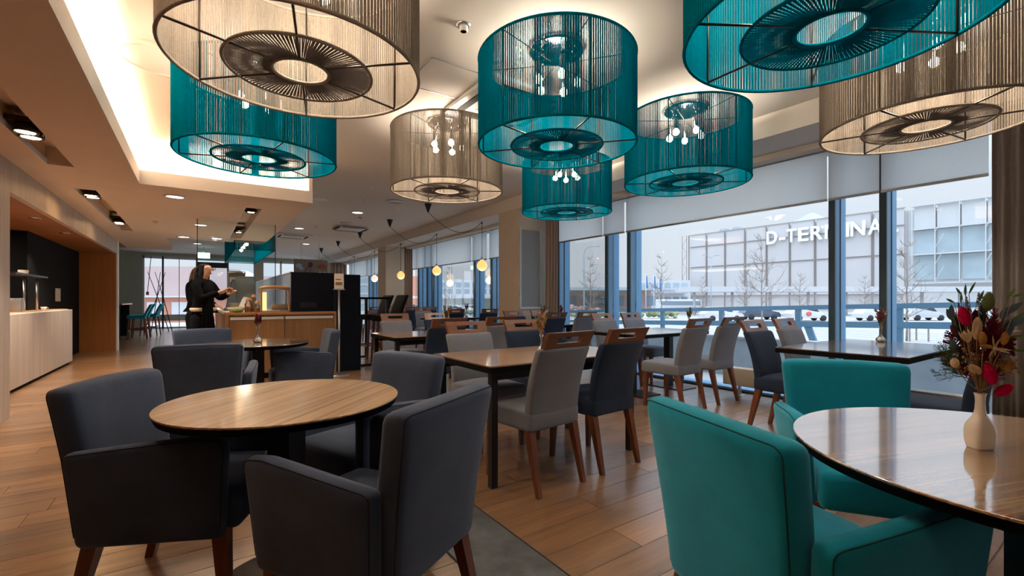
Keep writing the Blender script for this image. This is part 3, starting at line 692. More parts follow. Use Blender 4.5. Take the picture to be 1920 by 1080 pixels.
def make_side(fab, seam='seam_dark', hm='handle_wood'):
    t = thing('dining_chair', '', 'chair')
    yb = lambda z: -.185-.005*(z-.37)-.16*max(0, (z-.40)/.56)**1.9
    def dback(x, y, z): return (x*(.97+.03*(z-.37)/.5), y+yb(z)+.012*(x/.21)**2*(z-.37)/.5, z)
    MB().rbox((0, 0, .615), (.43, .062, .50), .020, (4, 1, 9), dback).build('backrest', fab, t)
    def dseat(x, y, z): return (x*(1+.05*(y+.2)/.4), y, z+(.018*(1-(x/.22)**2)*(1-(y/.26)**2) if z > .43 else 0))
    MB().rbox((0, .01, .425), (.43, .46, .12), .025, (5, 5, 2), dseat).build('seat', fab, t)
    # wooden grip with a slot
    zb, zt, zh0, zh1, w, hw, th = .862, .96, .893, .930, .192, .10, .016
    def P(x, z, s): return (x, yb(z)+s*th, z)
    mb = MB(); xs = [-w, -hw, hw, w]; zs = [zb, zh0, zh1, zt]
    for i in range(3):
        for j in range(3):
            if i == 1 and j == 1: continue
            x0, x1, z0, z1 = xs[i], xs[i+1], zs[j], zs[j+1]; vs = []
            for s in (-1, 1):
                for z in (z0, z1):
                    for x in (x0, x1): vs.append(P(x*(1+.03*(z-zb)/.1), z, s))
            fs = [(0, 1, 3, 2), (4, 6, 7, 5)]
            if i == 0 or (i == 2 and j == 1): fs.append((0, 2, 6, 4))
            if i == 2 or (i == 0 and j == 1): fs.append((1, 5, 7, 3))
            if j == 0 or (j == 2 and i == 1): fs.append((0, 4, 5, 1))
            if j == 2 or (j == 0 and i == 1): fs.append((2, 3, 7, 6))
            mb.add(vs, fs)
    mb.build('handle', hm, t)
    for sx in (-1, 1):
        MB().leg((sx*.185, .19, .38), (sx*.195, .205, 0), .046, .028).build('leg', 'leg_wood', t)
        MB().leg((sx*.185, -.18, .38), (sx*.190, -.27, 0), .050, .028).build('leg', 'leg_wood', t)
    return t
PR = {}
def side(kind, x, y, up, label, rz=0):
    """x, y = middle of the back legs' line shifted to the chair centre; up: faces +Y"""
    a = rz+(0 if up else pi); loc = (x, y, 0)
    grp = {'grey': 'light grey dining chairs', 'navy': 'navy dining chairs'}[kind]
    if kind not in PR:
        PR[kind] = make_side('fabric_grey' if kind == 'grey' else 'fabric_navy'); t = PR[kind]; t.location = loc; t.rotation_euler = (0, 0, a); tag(t, label, 'chair', grp); return t
    return dup(PR[kind], loc, a, label, grp)
# table A, in the middle of the room
side('grey', 1.79, 2.36, True, 'light grey chair with wooden grip, back to us at the nearest oak table', .09)
side('navy', 2.36, 2.40, True, 'navy chair, back to us, right of the light grey one at the nearest oak table', .06)
side('grey', 1.92, 3.13, False, 'light grey chair facing us across the nearest oak table', .03)
side('navy', 2.52, 3.17, False, 'navy chair facing us behind the flower vase of the nearest oak table', -.05)
# table B behind it
side('navy', 2.12, 4.54, True, 'navy chair with its back to us at the second oak table', .03)
side('grey', 2.78, 4.56, True, 'light grey chair, back to us, right of the navy one at the second oak table')
side('grey', 2.22, 5.70, False, 'light grey chair facing us left of the flowers at the second oak table')
side('navy', 2.86, 5.74, False, 'chair facing us at the second oak table, only its lit wooden grip visible')
# table C by the window
side('grey', 4.22, 3.06, True, 'light grey chair, back to us, left of two at the window table', .03)
side('grey', 4.87, 3.07, True, 'light grey chair, back to us, right of two at the window table')
side('grey', 4.66, 4.20, False, 'light grey chair facing us at the left end of the window table')
side('grey', 5.28, 4.22, False, 'light grey chair facing us beside the narrow mullions at the window table')
# table D far right
side('navy', 4.20, 1.85, False, 'navy chair facing us, left of two at the dark window table', .0)
side('grey', 4.86, 1.88, False, 'light grey chair facing us at the dark window table near the railing')
side('navy', 4.00, .88, True, 'dark chair behind the large flower bouquet, mostly its seat visible')
# table F by the first pillar
side('navy', 4.48, 5.62, True, 'navy chair with its back to us in front of the curtain and first window')
side('grey', 5.16, 5.66, True, 'light grey chair with its back to us next to the first window mullions')
side('navy', 4.50, 6.02+.12, False, 'navy chair facing us right in front of the beige pillar')
side('navy', 5.08, 6.14, False, 'navy chair facing us under the framed grey panel of the pillar')
# bay two
side('navy', 4.45, 8.82, True, 'navy chair with its back to us behind the second table flowers')
side('navy', 5.12, 8.55, True, 'dark chair, back to us, below the nearest globe lamp left of the pillar')
side('grey', 4.5, 10.0, False, 'light grey chair facing us, left chair beyond the table under the globe lamps')
side('grey', 5.30, 9.85, False, 'light grey chair facing us, right chair beyond the table under the globe lamps')
side('navy', 5.35, 7.75, True, 'dark chair half hidden by the left edge of the big pillar')
side('navy', 4.62, 11.75, True, 'navy chair with its back to us, left at the far table'); side('navy', 5.2, 11.75, True, 'navy chair with its back to us, right at the far table')
side('grey', 4.7, 13.1, False, 'light grey chair facing us, left beyond the far table'); side('navy', 5.15, 12.98, False, 'navy chair facing us, right beyond the far table, before the brown curtain')
side('navy', 4.15, 10.75, False, 'blue chair facing us right of the black bar stools')
side('grey', 3.9, 12.3, True, 'light grey chair seen between the two black bar stools'); side('navy', 4.2, 15.5, True, 'dark chair far behind the bar table legs')

def rect_table(x0, x1, y0, y1, label, top='oak_top', kind='legs'):
    cx, cy = (x0+x1)/2, (y0+y1)/2; w, d = (x1-x0)/2, (y1-y0)/2
    t = thing('dining_table', label, 'table', (cx, cy, 0), 0, 'rectangular dining tables')
    MB().box((-w, -d, .742), (w, d, .75)).build('tabletop', top, t); MB().box((-w+.0005, -d+.0005, .705), (w-.0005, d-.0005, .7415)).build('edge_band', 'black_laminate', t)
    if kind == 'legs':
        for sx in (-1, 1):
            for sy in (-1, 1): MB().box((sx*(w-.05)-.022, sy*(d-.05)-.022, 0), (sx*(w-.05)+.022, sy*(d-.05)+.022, .705)).build('leg', 'black_metal', t)
        for sy in (-1, 1): MB().box((-w+.08, sy*(d-.05)-.01, .655), (w-.08, sy*(d-.05)+.01, .705)).build('apron', 'black_metal', t)
    else:
        for sx in (-1, 1):
            MB().box((sx*w*.55-.04, -.045, .012), (sx*w*.55+.04, .045, .69)).build('column', 'black_metal', t)
            MB().box((sx*w*.55-.17, -.30, 0), (sx*w*.55+.17, .30, .012)).build('foot_plate', 'black_metal', t)
            MB().box((sx*w*.55-.06, -d+.12, .69), (sx*w*.55+.06, d-.12, .705)).build('cross_bar', 'black_metal', t)
rect_table(1.44, 2.78, 2.31, 3.11, 'nearest rectangular oak table with black edge in the middle of the room')
rect_table(1.72, 3.06, 4.68, 5.48, 'second rectangular oak table behind the nearest one')
rect_table(4.14, 5.46, 3.40, 4.20, 'sky reflecting table by the window on black columns', 'dark_top', 'col')
rect_table(4.02, 5.46, 1.02, 1.90, 'dark glossy table at the right beneath the terminal view', 'dark_top', 'col')
rect_table(4.35, 5.50, 5.50, 6.20, 'table by the curtain in front of the first pillar', 'dark_top', 'col')
rect_table(4.15, 5.45, 8.95, 9.65, 'table below the nearest globe lamps in the second window bay', 'dark_top', 'col')
rect_table(4.3, 5.45, 12.0, 12.8, 'far table beside the second pillar', 'dark_top', 'col')

def round_table(x, y, r, label, top, rz=0):
    t = thing('round_table', label, 'table', (x, y, 0), rz, 'round tables')
    MB().lathe([(r-.003, .742), (r, .7445), (r, .7485), (r-.0015, .75)], n=96).build('tabletop', top, t)
    MB().lathe([(r-.04, .712), (r-.012, .718), (r-.001, .7415)], n=96).build('edge_band', 'black_laminate', t)
    MB().box((-.05, -.05, .012), (.05, .05, .69)).build('column', 'black_metal', t); MB().lathe([(.27, 0), (.27, .008), (.26, .012), (.05, .014)], n=48).build('foot_plate', 'black_metal', t)
    for k in range(2): MB().box((-.25, -.03, .69), (.25, .03, .712)).build('cross_bar', 'black_metal', t, None, (0, 0, k*pi/2))
round_table(.30, 2.05, .44, 'round zebra wood table in the left foreground', 'zebrano', R(45))
round_table(1.767, .184, .54, 'round glossy table at the right edge carrying the large bouquet', 'zebrano_straight', R(-18))
round_table(.466, 4.87, .44, 'second round table behind, with a glass vase of dried flowers', 'dark_top', 0)

# bar table and stools
t = thing('bar_table', 'tall black bar table beside the black screen', 'table', (2.55, 8.6, 0))
B((-.30, -.70, 1.16), (.30, .70, 1.195)).build('tabletop', 'black_laminate', t)
for sy in (-1, 1):
    for sx in (-1, 1): B((sx*.25-.025, sy*.62-.025, 0), (sx*.25+.025, sy*.62+.025, 1.16)).build('leg', 'black_metal', t)
    B((-.25, sy*.62-.02, 0), (.25, sy*.62+.02, .03)).build('foot_rail', 'black_metal', t)
def make_stool(fab, seat_z, top_z, wleg='leg_wood'):
    t = thing('bar_stool', '', 'bar stool')
    yb = lambda z: -.18-.13*((z-seat_z+.05)/(top_z-seat_z+.05))**1.3
    MB().rbox((0, 0, (seat_z+top_z)/2), (.40, .06, top_z-seat_z+.08), .02, (3, 1, 5), lambda x, y, z: (x, y+yb(max(z, seat_z-.05)), z)).build('backrest', fab, t)
    MB().rbox((0, .01, seat_z-.05), (.41, .42, .10), .022, (3, 3, 1)).build('seat', fab, t)
    for sx in (-1, 1):
        for sy in (-1, 1): MB().leg((sx*.17, sy*.17, seat_z-.09), (sx*.19, sy*.21-(.02 if sy < 0 else 0), 0), .042, .028).build('leg', wleg, t)
        MB().box((sx*.18-.01, -.18, .26), (sx*.18+.01, .18, .285)).build('footrest', wleg, t)
    MB().box((-.18, .17, .24), (.18, .19, .27)).box((-.18, -.20, .30), (.18, -.18, .33)).build('footrest', 'steel', t)
    return t
s0 = make_stool('fabric_black', .86, 1.20, 'leg_wood'); s0.location = (2.86, 8.18, 0); s0.rotation_euler = (0, 0, pi/2+.12); tag(s0, 'black upholstered bar stool, nearer of two at the black bar table', 'bar stool', 'black bar stools')
dup(s0, (2.86, 8.95, 0), pi/2+.12, 'black upholstered bar stool, farther of two, under the bar table top', 'black bar stools')
s1 = make_stool('fabric_teal', .70, .98); s1.location = (-1.45, 17.2, 0); s1.rotation_euler = (0, 0, pi/2); tag(s1, 'teal bar stool nearest at the far left bar table', 'bar stool', 'teal bar stools')
dup(s1, (-1.42, 17.9, 0), pi/2, 'teal bar stool in the middle of the three far stools', 'teal bar stools'); dup(s1, (-1.25, 18.7, 0), pi/2-.2, 'teal bar stool farthest of three, next to the end windows', 'teal bar stools')
t = thing('bar_table', 'far left bar table with dark front at the green wall', 'table', (-2.05, 17.9, 0))
B((-.32, -1.2, 1.0), (.32, 1.2, 1.04)).build('tabletop', 'dark_top', t); B((-.26, -1.15, 0), (.26, -1.05, 1.0)).build('end_panel', 'black_panel', t); B((-.26, 1.05, 0), (.26, 1.15, 1.0)).build('end_panel', 'black_panel', t)

# ------------------------------------------------------------------ vases with dried flowers
def rv(a): return Vector((random.uniform(-a, a), random.uniform(-a, a), random.uniform(-a, a)))
def leafmesh(mb, p, d, L, w, curl=.2, up=Vector((0, 0, 1))):
    d = d.normalized(); s = d.cross(up); s = s.normalized() if s.length > 1e-3 else Vector((1, 0, 0)); n = s.cross(d); K = 5; vs = []
    for i in range(K+1):
        u = i/K; c = p+d*L*u+n*(-curl*L*u*u); ww = w*sin(pi*min(1, u*.92+.06))
        vs += [c-s*ww, c+n*ww*.25, c+s*ww]
    fs = []
    for i in range(K):
        a = i*3; fs += [(a, a+1, a+4, a+3), (a+1, a+2, a+5, a+4)]
    mb.add(vs, fs, True)
def tail(mb, p, d, L, r, fuzz=80):
    d = d.normalized(); q = d.to_track_quat('Z', 'Y').to_matrix()
    mb.ball(p+d*L/2, 1, 12, 10, (r, r, L/2), q)
    for k in range(fuzz):
        t = random.random(); a = random.uniform(0, 2*pi); rr = r*sin(pi*(.08+.86*t)); o = q @ Vector((cos(a), sin(a), 0)); b_ = p+d*L*t+o*rr*.9; e = b_+(o*.7+d*.8).normalized()*r*.42; s = o.cross(d)*r*.05
        mb.add([b_-s, b_+s, e], [(0, 1, 2)])
def spray(mb, p, d, L, n, w=.0009, spread=.5, sub=.35):
    for k in range(n):
        t = .15+.85*k/n; b_ = p+d*L*t; o = rv(1); o = (o-d*o.dot(d)).normalized(); e = b_+(d*.8+o*spread*1.2).normalized()*L*sub*(1.1-t)
        mb.tube([b_, (b_+e)/2+o*.002, e], w, 3, False)
GV = [(.020, 0), (.034, .004), (.040, .018), (.036, .034), (.018, .052), (.010, .075), (.009, .11), (.013, .135), (.016, .145)]
def small_vase(x, y, label, tall=.20, seed=1, z=.75, body='clear_glass', cols=('leaf_green', 'tail_red', 'plume_red', 'bud_brown')):
    random.seed(seed)
    t = thing('flower_vase', label, 'vase', (x, y, z), 0, 'bud vases of dried flowers')
    MB().lathe(GV, n=18, capt=False).build('bottle', body, t); MB().lathe([(.015, .003), (.030, .010), (.031, .03), (.014, .045)], n=14).build('water', 'white_ceramic', t)
    st, lf, rd, dk, bd = MB(), MB(), MB(), MB(), MB()
    for k in range(20):
        a = random.uniform(0, 2*pi); sp = random.uniform(.05, .34); d = Vector((cos(a)*sp, sin(a)*sp, 1)).normalized(); L = tall*random.uniform(.45, 1.0); p0 = Vector((0, 0, .03)); p1 = Vector((cos(a)*.006, sin(a)*.006, .14)); e = p1+d*L
        st.tube([p0, p1, (p1+e)/2+rv(.004), e], .0012, 4)
        if k % 4 == 0:
            for j in range(5): leafmesh(lf, p1+d*L*(.4+.13*j), (d+rv(.9)), .035, .008)
        elif k % 4 == 1: tail(rd, e-d*.015, d, .034, .010, 16)
        elif k % 4 == 2: spray(dk, p1+d*L*.25, d, L*.8, 60, .0016, .6, .30)
        else:
            for j in range(6): bd.ball(p1+d*L*(.35+.1*j)+rv(.012), .0065, 6, 4)
    for nm, mb, m in (('stems', st, 'stem_dry'), ('leaves', lf, cols[0]), ('fluffy_heads', rd, cols[1]), ('dark_sprays', dk, cols[2]), ('seed_buds', bd, cols[3])):
        o = mb.build(nm, m, t)
        if nm != 'stems': o['kind'] = 'stuff'
small_vase(2.09, 2.64, 'glass bud vase of dried flowers on the nearest oak table', .19, 3, cols=('leaf_green', 'petal_pink', 'stem_dry', 'bud_brown'))
small_vase(2.55, 5.12, 'vase of dark dried flowers on the second oak table', .20, 4, cols=('leaf_grey', 'bud_brown', 'leaf_grey', 'bud_brown'))
small_vase(5.25, 3.55, 'bud vase with dark sprigs on the window table below the terminal', .17, 5, cols=('leaf_green', 'plume_red', 'leaf_grey', 'bud_brown'))
small_vase(5.33, 1.56, 'glass bud vase with purple and green sprigs on the dark table at the right', .20, 6, cols=('leaf_green', 'petal_pink', 'plume_red', 'leaf_grey'))
small_vase(5.15, 5.98, 'dark sprig vase before the curtain on the table by the first pillar', .16, 8, cols=('leaf_grey', 'plume_red', 'plume_red', 'bud_brown'))
small_vase(4.62, 5.8, 'leafy green sprigs in a vase in front of the grey pillar panel', .17, 9, cols=('leaf_green', 'tail_green', 'leaf_green', 'bud_brown'))
small_vase(.466, 4.87, 'glass vase of dark dried flowers on the second round table', .13, 10, cols=('leaf_grey', 'tail_red', 'plume_red', 'bud_brown'))
small_vase(5.2, 9.4, 'dried flowers on the table by the left edge of the big pillar', .17, 11, cols=('leaf_grey', 'petal_pink', 'plume_red', 'bud_brown'))
small_vase(4.55, 12.4, 'small green fir like sprig on the far table before the brown curtain', .17, 12, cols=('leaf_green', 'leaf_green', 'leaf_green', 'leaf_green'))
small_vase(-1.95, 17.2, 'dark sprig in a vase on the far left bar table', .20, 13, 1.04, cols=('leaf_grey', 'plume_red', 'leaf_grey', 'bud_brown'))

random.seed(21)
BV = thing('bouquet_vase', 'square shouldered white ceramic vase with a large colourful dried bouquet', 'vase', (1.737, .291, .75), -YAW)
# body: rounded square section below, round neck
prof = [(.034, 0, .7), (.037, .003, .75), (.0425, .02, .8), (.0435, .045, .8), (.041, .062, .7), (.032, .076, .45), (.0215, .090, .2), (.0165, .105, 0), (.0150, .125, 0), (.0160, .140, 0), (.0195, .148, 0), (.0185, .1485, 0), (.0150, .140, 0), (.0135, .12, 0)]
n = 40; vs = []; fs = []
for r_, z_, q_ in [(a*.68, b_, c_) for a, b_, c_ in prof]:
    for k in range(n):
        a = 2*pi*k/n; sq = 1/max(abs(cos(a)), abs(sin(a)))
        f = 1+q_*(min(sq, 1.22)-1); vs.append((r_*f*cos(a), r_*f*sin(a)*(.85 if q_ else 1), z_))
for i in range(len(prof)-1):
    for k in range(n): fs.append((i*n+k, i*n+(k+1) % n, (i+1)*n+(k+1) % n, (i+1)*n+k))
fs.append(tuple(range(n))[::-1]); MB().add(vs, fs, True).build('vessel', 'white_ceramic', BV)
N0 = Vector((0, 0, .145))
def at_(px, py, dy=0):     # position in the bouquet: offsets measured from the neck of the vase in its own plane
    return Vector(((px-1838)*.00144, dy, .75+(840-py)*.00144-.75))
st = MB()
def stem(p, r=.0012):
    p = Vector(p); st.tube([N0-Vector((0, 0, .03)), N0+Vector((p.x*.08, p.y*.08, .01)), N0+(p-N0)*.5+Vector((p.x*.03, 0, .0))+rv(.003), p], r, 5)
def add_tail(px, py, dx, dz, L, r, m, nm, dy=0, lab=None):
    e = at_(px, py, dy); d = Vector((dx, 0, dz)).normalized(); mb = MB(); tail(mb, e-d*L/2, d, L, r, 420); stem(e-d*L/2)
    o = mb.build(nm, m, BV)
    if lab: o['label'] = lab
add_tail(1788, 593, -.30, 1, .052, .0125, 'tail_red', 'bunny_tail', -.03, 'crimson fluffy grass head'); add_tail(1824, 697, -.28, 1, .056, .0135, 'tail_red', 'bunny_tail', -.045, 'crimson fluffy grass head')
add_tail(1859, 728, .9, .55, .048, .0125, 'tail_red', 'bunny_tail', -.03, 'crimson fluffy grass head'); add_tail(1839, 566, .1, 1, .050, .0125, 'tail_green', 'bunny_tail', -.02, 'olive fluffy grass head')
add_tail(1811, 615, .05, 1, .060, .0100, 'tail_cream', 'bunny_tail', -.03); add_tail(1810, 632, -.10, 1, .036, .0085, 'tail_tan', 'bunny_tail', -.045); add_tail(1846, 632, .15, 1, .034, .0080, 'tail_tan', 'bunny_tail', -.05)
add_tail(1813, 646, -1, .12, .034, .0060, 'tail_tan', 'bunny_tail', -.05); add_tail(1777, 679, -.05, 1, .026, .0095, 'tail_cream', 'bunny_tail', -.02); add_tail(1867, 683, .6, .5, .036, .013, 'tail_tan', 'bunny_tail', -.03); add_tail(1808, 690, -.6, .5, .034, .010, 'tail_cream', 'bunny_tail', -.03)
# cream trumpet flower on the left
cf = MB(); c = at_(1784, 632, -.04)
for k in range(7):
    a = 2*pi*k/7; leafmesh(cf, c+Vector((.004, 0, -.012)), Vector((cos(a)*.55-.35, sin(a)*.55, 1)), .034, .0065, -.1)
cf.build('dried_blossom', 'tail_cream', BV); stem(c)
# burgundy pampas plume
pl = MB()
for k in range(9):
    p0 = at_(1838+k*3, 668-k*4, -.01); e = at_(1838+k*7, 590+k*9, -.035+.01*(k % 5)); d = (e-p0).normalized(); pl.tube([N0, p0, e], .001, 4); spray(pl, p0, d, (e-p0).length*1.15, 150, .0006, .8, .42)
o = pl.build('pampas_plume', 'plume_red', BV); o['kind'] = 'stuff'
# grey heather sprays
hp = MB()
for px, py in ((1812, 572), (1822, 585), (1850, 552), (1858, 560), (1828, 575), (1846, 640), (1862, 655), (1800, 600), (1806, 590), (1835, 600), (1845, 590), (1815, 610), (1826, 560), (1796, 580), (1862, 575)):
    e = at_(px, py, .02); d = (e-N0).normalized(); stem(e); spray(hp, e-d*.085, d, .09, 110, .0008, .55, .2)
o = hp.build('heather_sprays', 'leaf_grey', BV); o['kind'] = 'stuff'
# green leaves: each its own piece
for px, py, dx, dz, L, w in ((1790, 553, -.8, .7, .03, .0035), (1797, 556, -.2, 1, .034, .004), (1803, 552, .35, 1, .036, .0035), (1776, 567, -1, .35, .030, .0035), (1789, 570, -.2, 1, .03, .003), (1822, 566, .2, 1, .032, .0045), (1872, 562, .6, 1, .034, .005), (1884, 556, 1, .25, .026, .0035), (1880, 600, 1, .6, .05, .004), (1878, 630, 1, .05, .045, .0035), (1878, 655, 1, -.05, .05, .0035)):
    mb = MB(); p = at_(px, py, -.02); leafmesh(mb, p, Vector((dx, -.1, dz)), L, w, .1, Vector((0, 1, 0))); mb.build('leaf', 'leaf_green', BV); stem(p, .0008)
for px, py, dx, dz, L, w in ((1878, 600, .3, 1, .04, .012), (1885, 612, 1, .5, .055, .012), (1872, 640, .6, .8, .05, .013), (1786, 600, -.3, .9, .045, .010), (1795, 655, -.7, .7, .045, .010), (1884, 590, 1, .9, .05, .010), (1866, 632, .2, 1, .05, .013)):
    mb = MB(); p = at_(px, py, .0); leafmesh(mb, p, Vector((dx, -.1, dz)), L, w, .15, Vector((0, 1, 0))); mb.build('leaf', 'leaf_grey', BV)
# star shaped thistle bract
th = MB(); c = at_(1832, 650, -.045); stem(c)
for dx, dz, L in ((-.45, 1, .040), (.25, 1, .03), (1, -.12, .036), (.9, -.35, .034), (-.8, -.75, .036), (-1, .25, .03), (-.2, -1, .02)):
    leafmesh(th, c, Vector((dx, -.2, dz)), L, .0030, .08, Vector((0, 1, 0)))
th.ball(c, .006, 10, 8); th.build('thistle_star', 'tail_cream', BV)
dk = MB()
for k in range(26):
    px, py = random.uniform(1795, 1885), random.uniform(610, 700); e = at_(px, py, random.uniform(-.01, .06)); d = (e-N0).normalized(); spray(dk, e-d*.05, d, .06, 50, .0012, .9, .5)
o = dk.build('dark_filler', 'plume_red', BV); o['kind'] = 'stuff'
for k in range(16):
    mb = MB(); px, py = random.uniform(1800, 1885), random.uniform(600, 695); p = at_(px, py, random.uniform(-.01, .04)); leafmesh(mb, p, Vector((px-1838, random.uniform(-20, 20), 40)), .042, .011, .2, Vector((0, 1, 0))); mb.build('leaf', 'leaf_grey' if k % 2 else 'plume_red', BV)
bd = MB()
for k in range(90):
    px = random.choice((random.uniform(1790, 1835), random.uniform(1845, 1880))); py = random.uniform(650, 700) if px < 1840 else random.uniform(668, 700)
    bd.ball(at_(px, py, random.uniform(-.05, .02)), random.uniform(.0028, .0042), 7, 5)
o = bd.build('tansy_buds', 'bud_brown', BV); o['kind'] = 'stuff'
for k in range(10): stem(at_(random.uniform(1795, 1880), random.uniform(640, 690), random.uniform(-.03, .03)), .001)
st.build('stems', 'stem_dry', BV)
fe = MB()
for k in range(8):
    e = at_(random.uniform(1765, 1800), random.uniform(640, 705), .02); d = (e-N0).normalized(); spray(fe, e-d*.05, d, .065, 60, .0004, .9, .5)
o = fe.build('asparagus_fern', 'leaf_green', BV); o['kind'] = 'stuff'
MB().tube([(.010*cos(a), .010*sin(a), .158+.001*a/6) for a in [i*.4 for i in range(64)]], .0012, 4).build('raffia_tie', 'stem_dry', BV)

# ------------------------------------------------------------------ servery counter
t = thing('servery_counter', 'oak fronted servery island with aluminium handle rails', 'counter', (.33, 7.5, 0))
B((0, 0, .93), (1.48, .62, .965)).build('worktop', 'counter_wood', t); B((0, .62, .93), (.85, 5.4, .965)).build('side_worktop', 'white_plastic', t)
B((.02, .03, .08), (1.46, .60, .93)).build('carcass', 'oak_panel', t); B((.02, .60, .08), (.83, 5.38, .93)).build('side_carcass', 'oak_panel', t)
B((0.0, 0, 0), (.035, .62, .93)).build('end_panel', 'oak_panel', t); B((1.445, 0, 0), (1.48, .62, .93)).build('end_panel', 'oak_panel', t)
B((.04, .06, 0), (1.44, .58, .08)).build('plinth', 'black_laminate', t)
for i, (x0, x1) in enumerate(((.04, .735), (.742, 1.44))):
    d = B((x0, .008, .09), (x1, .03, .855)).build('door', 'oak_panel', t); B((x0+.01, .0, .862), (x1-.01, .022, .90)).build('handle_rail', 'white_plastic', d)
t = thing('black_screen', 'black fridge back and screen at the right end of the servery', 'screen', (1.18, 7.62, 0))
B((0, -.0, .967), (.62, .05, 1.575)).build('upper_panel', 'black_panel', t); B((.63, -.03, 0), (1.03, .60, 1.56)).build('tall_panel', 'black_panel', t)
MB().box((.12, -.006, 1.03), (.36, 0, 1.11)).build('louvre', 'black_metal', t)
t = thing('sneeze_screen', 'grey frosted screen running along the servery counter', 'screen', (1.18, 7.68, .967))
B((0, 0, 0), (.012, 5.2, .60)).build('pane', 'frosted', t); B((-.01, 0, .60), (.02, 5.2, .615)).build('top_rail', 'pale_frame', t)
t = thing('glass_guard', 'tall clear glass guard above the servery with thin dark edges', 'glass screen', (.0, 9.2, .967))
B((.0, 0, 0), (1.16, .008, 1.55)).build('pane', 'glass', t)
for x in (.0, 1.16): B((x-.006, -.004, 0), (x+.006, .012, 1.62)).build('edge', 'post_dark', t)
t = thing('bread_cabinet', 'wooden topped glass bread display cabinet on the servery', 'display cabinet', (.775, 7.68, .966))
for x in (0, .37):
    for y in (0, .26): B((x, y, 0), (x+.02, y+.02, .33)).build('post', 'counter_wood', t)
MB().rbox((.195, .14, .355), (.40, .31, .05), .02, (4, 3, 1), lambda x, y, z: (x, y, z+.02*(1-((x-.195)/.2)**2))).build('roof', 'counter_wood', t); B((0, 0, 0), (.39, .28, .015)).build('base', 'counter_wood', t)
B((.02, .005, .015), (.37, .01, .33)).build('pane', 'clear_glass', t)
B((.03, .2, .02), (.10, .21, .30)).build('lit_panel', 'warm_glow', t)
for k in range(3):
    o = MB().rbox((0, 0, .05), (.16, .09, .09), .04, (2, 2, 2)).build('bread_loaf', 'bread', None, (1.0+.07*k, 7.82, .985)); tag(o, 'loaf of bread inside the wooden display cabinet', 'bread', 'loaves in the display cabinet')
t = thing('steel_oven', 'grey metal oven standing on the servery counter', 'oven', (.46, 9.4, .966)); MB().rbox((.2, .2, .32), (.42, .4, .56), .015, (2, 2, 2)).build('casing', 'metal_grey', t)
for x in (.03, .37):
    for y in (.03, .37): B((x-.02, y-.02, 0), (x+.02, y+.02, .045)).build('foot', 'black_metal', t)
B((.01, -.005, .5), (.10, .0, .58)).build('sticker', 'paper', t)
o = MB().rbox((0, 0, .045), (.26, .16, .09), .008, (1, 1, 1)).build('wooden_crate', 'dark_top', None, (.58, 9.5, 1.570)); tag(o, 'brown box standing on top of the grey oven', 'box')
t = thing('cash_register', 'dark slanted cash register left of the grey oven', 'cash register', (.50, 8.9, .966)); MB().hexa([(-.12, -.1, 0), (.02, -.1, 0), (.02, .15, 0), (-.12, .15, 0)], [(-.02, -.1, .52), (.02, -.1, .52), (.02, .15, .52), (-.02, .15, .52)]).build('display', 'register', t); B((-.14, -.12, 0), (.04, .2, .05)).build('base', 'register', t)
def jar(x, y, h, r, label):
    t = thing('storage_jar', label, 'jar', (x, y, .966), 0, 'jars on the servery'); MB().lathe([(r*.9, 0), (r, .01), (r, h*.7), (r*.7, h*.85), (r*.7, h)], n=18).build('glass', 'jar_glass', t); MB().lathe([(r*.8, .005), (r*.85, h*.5)], n=14).build('contents', 'bread', t); MB().lathe([(r*.75, h), (r*.75, h+.025), (r*.4, h+.04)], n=16).build('lid', 'counter_wood', t)
jar(.62, 7.66, .17, .055, 'large glass storage jar at the front of the servery'); jar(.72, 7.60, .13, .04, 'smaller glass jar beside the bread cabinet'); jar(.70, 7.85, .22, .04, 'tall glass jar behind the other jars on the servery')
t = thing('serving_bowl', 'shallow cream bowl of rolls at the servery corner', 'bowl', (.46, 7.75, .966)); MB().lathe([(.06, 0), (.10, .03), (.13, .07), (.12, .07), (.06, .02)], n=24, capt=False).build('dish', 'white_ceramic', t)
for k in range(5):
    o = MB().rbox((0, 0, .03), (.09, .06, .055), .026, (2, 2, 2)).build('bread_roll', 'bread', None, (.46+.055*cos(k*1.25), 7.75+.055*sin(k*1.25), .99)); tag(o, 'bread roll in the cream bowl', 'bread roll', 'rolls in the cream bowl')
t = thing('plate_stack', 'stack of white plates behind the cream bowl', 'plates', (.50, 8.15, .966))
for k in range(7): MB().lathe([(.05, k*.02), (.11, k*.02+.012), (.112, k*.02+.015), (.05, k*.02+.006)], n=20).build('plate', 'white_ceramic', t)
o = MB().ball((0, 0, .0), .06, sc=(1.3, 1, .6)).build('salad_greens', 'greens', None, (.47, 7.575, .995)); tag(o, 'green leaves in a dish at the servery corner', 'salad', kind='stuff')
t = thing('white_bag', 'white folded paper bag on the servery', 'bag', (.58, 7.95, .966)); MB().hexa([(-.10, -.06, 0), (.10, -.06, 0), (.10, .06, 0), (-.10, .06, 0)], [(-.02, -.02, .20), (.05, -.02, .20), (.05, .02, .20), (-.02, .02, .20)]).build('body', 'paper', t); B((-.01, -.015, .20), (.04, .015, .225)).build('fold', 'paper', t)
t = thing('notice_stand', 'floor stand with a paper notice beside the black screen', 'sign stand', (1.78, 7.22, 0))
MB().tube([(0, 0, .012), (0, 0, 1.30)], .016, 10).build('pole', 'steel', t); MB().lathe([(.15, 0), (.15, .008), (.03, .016)], n=28).build('base', 'metal_grey', t)
B((-.085, -.012, 1.30), (.085, .012, 1.315)).build('shelf', 'steel', t); p_ = B((-.07, -.004, 1.316), (.07, .004, 1.55)).build('notice', 'paper', t, None, (0, 0, -.5))
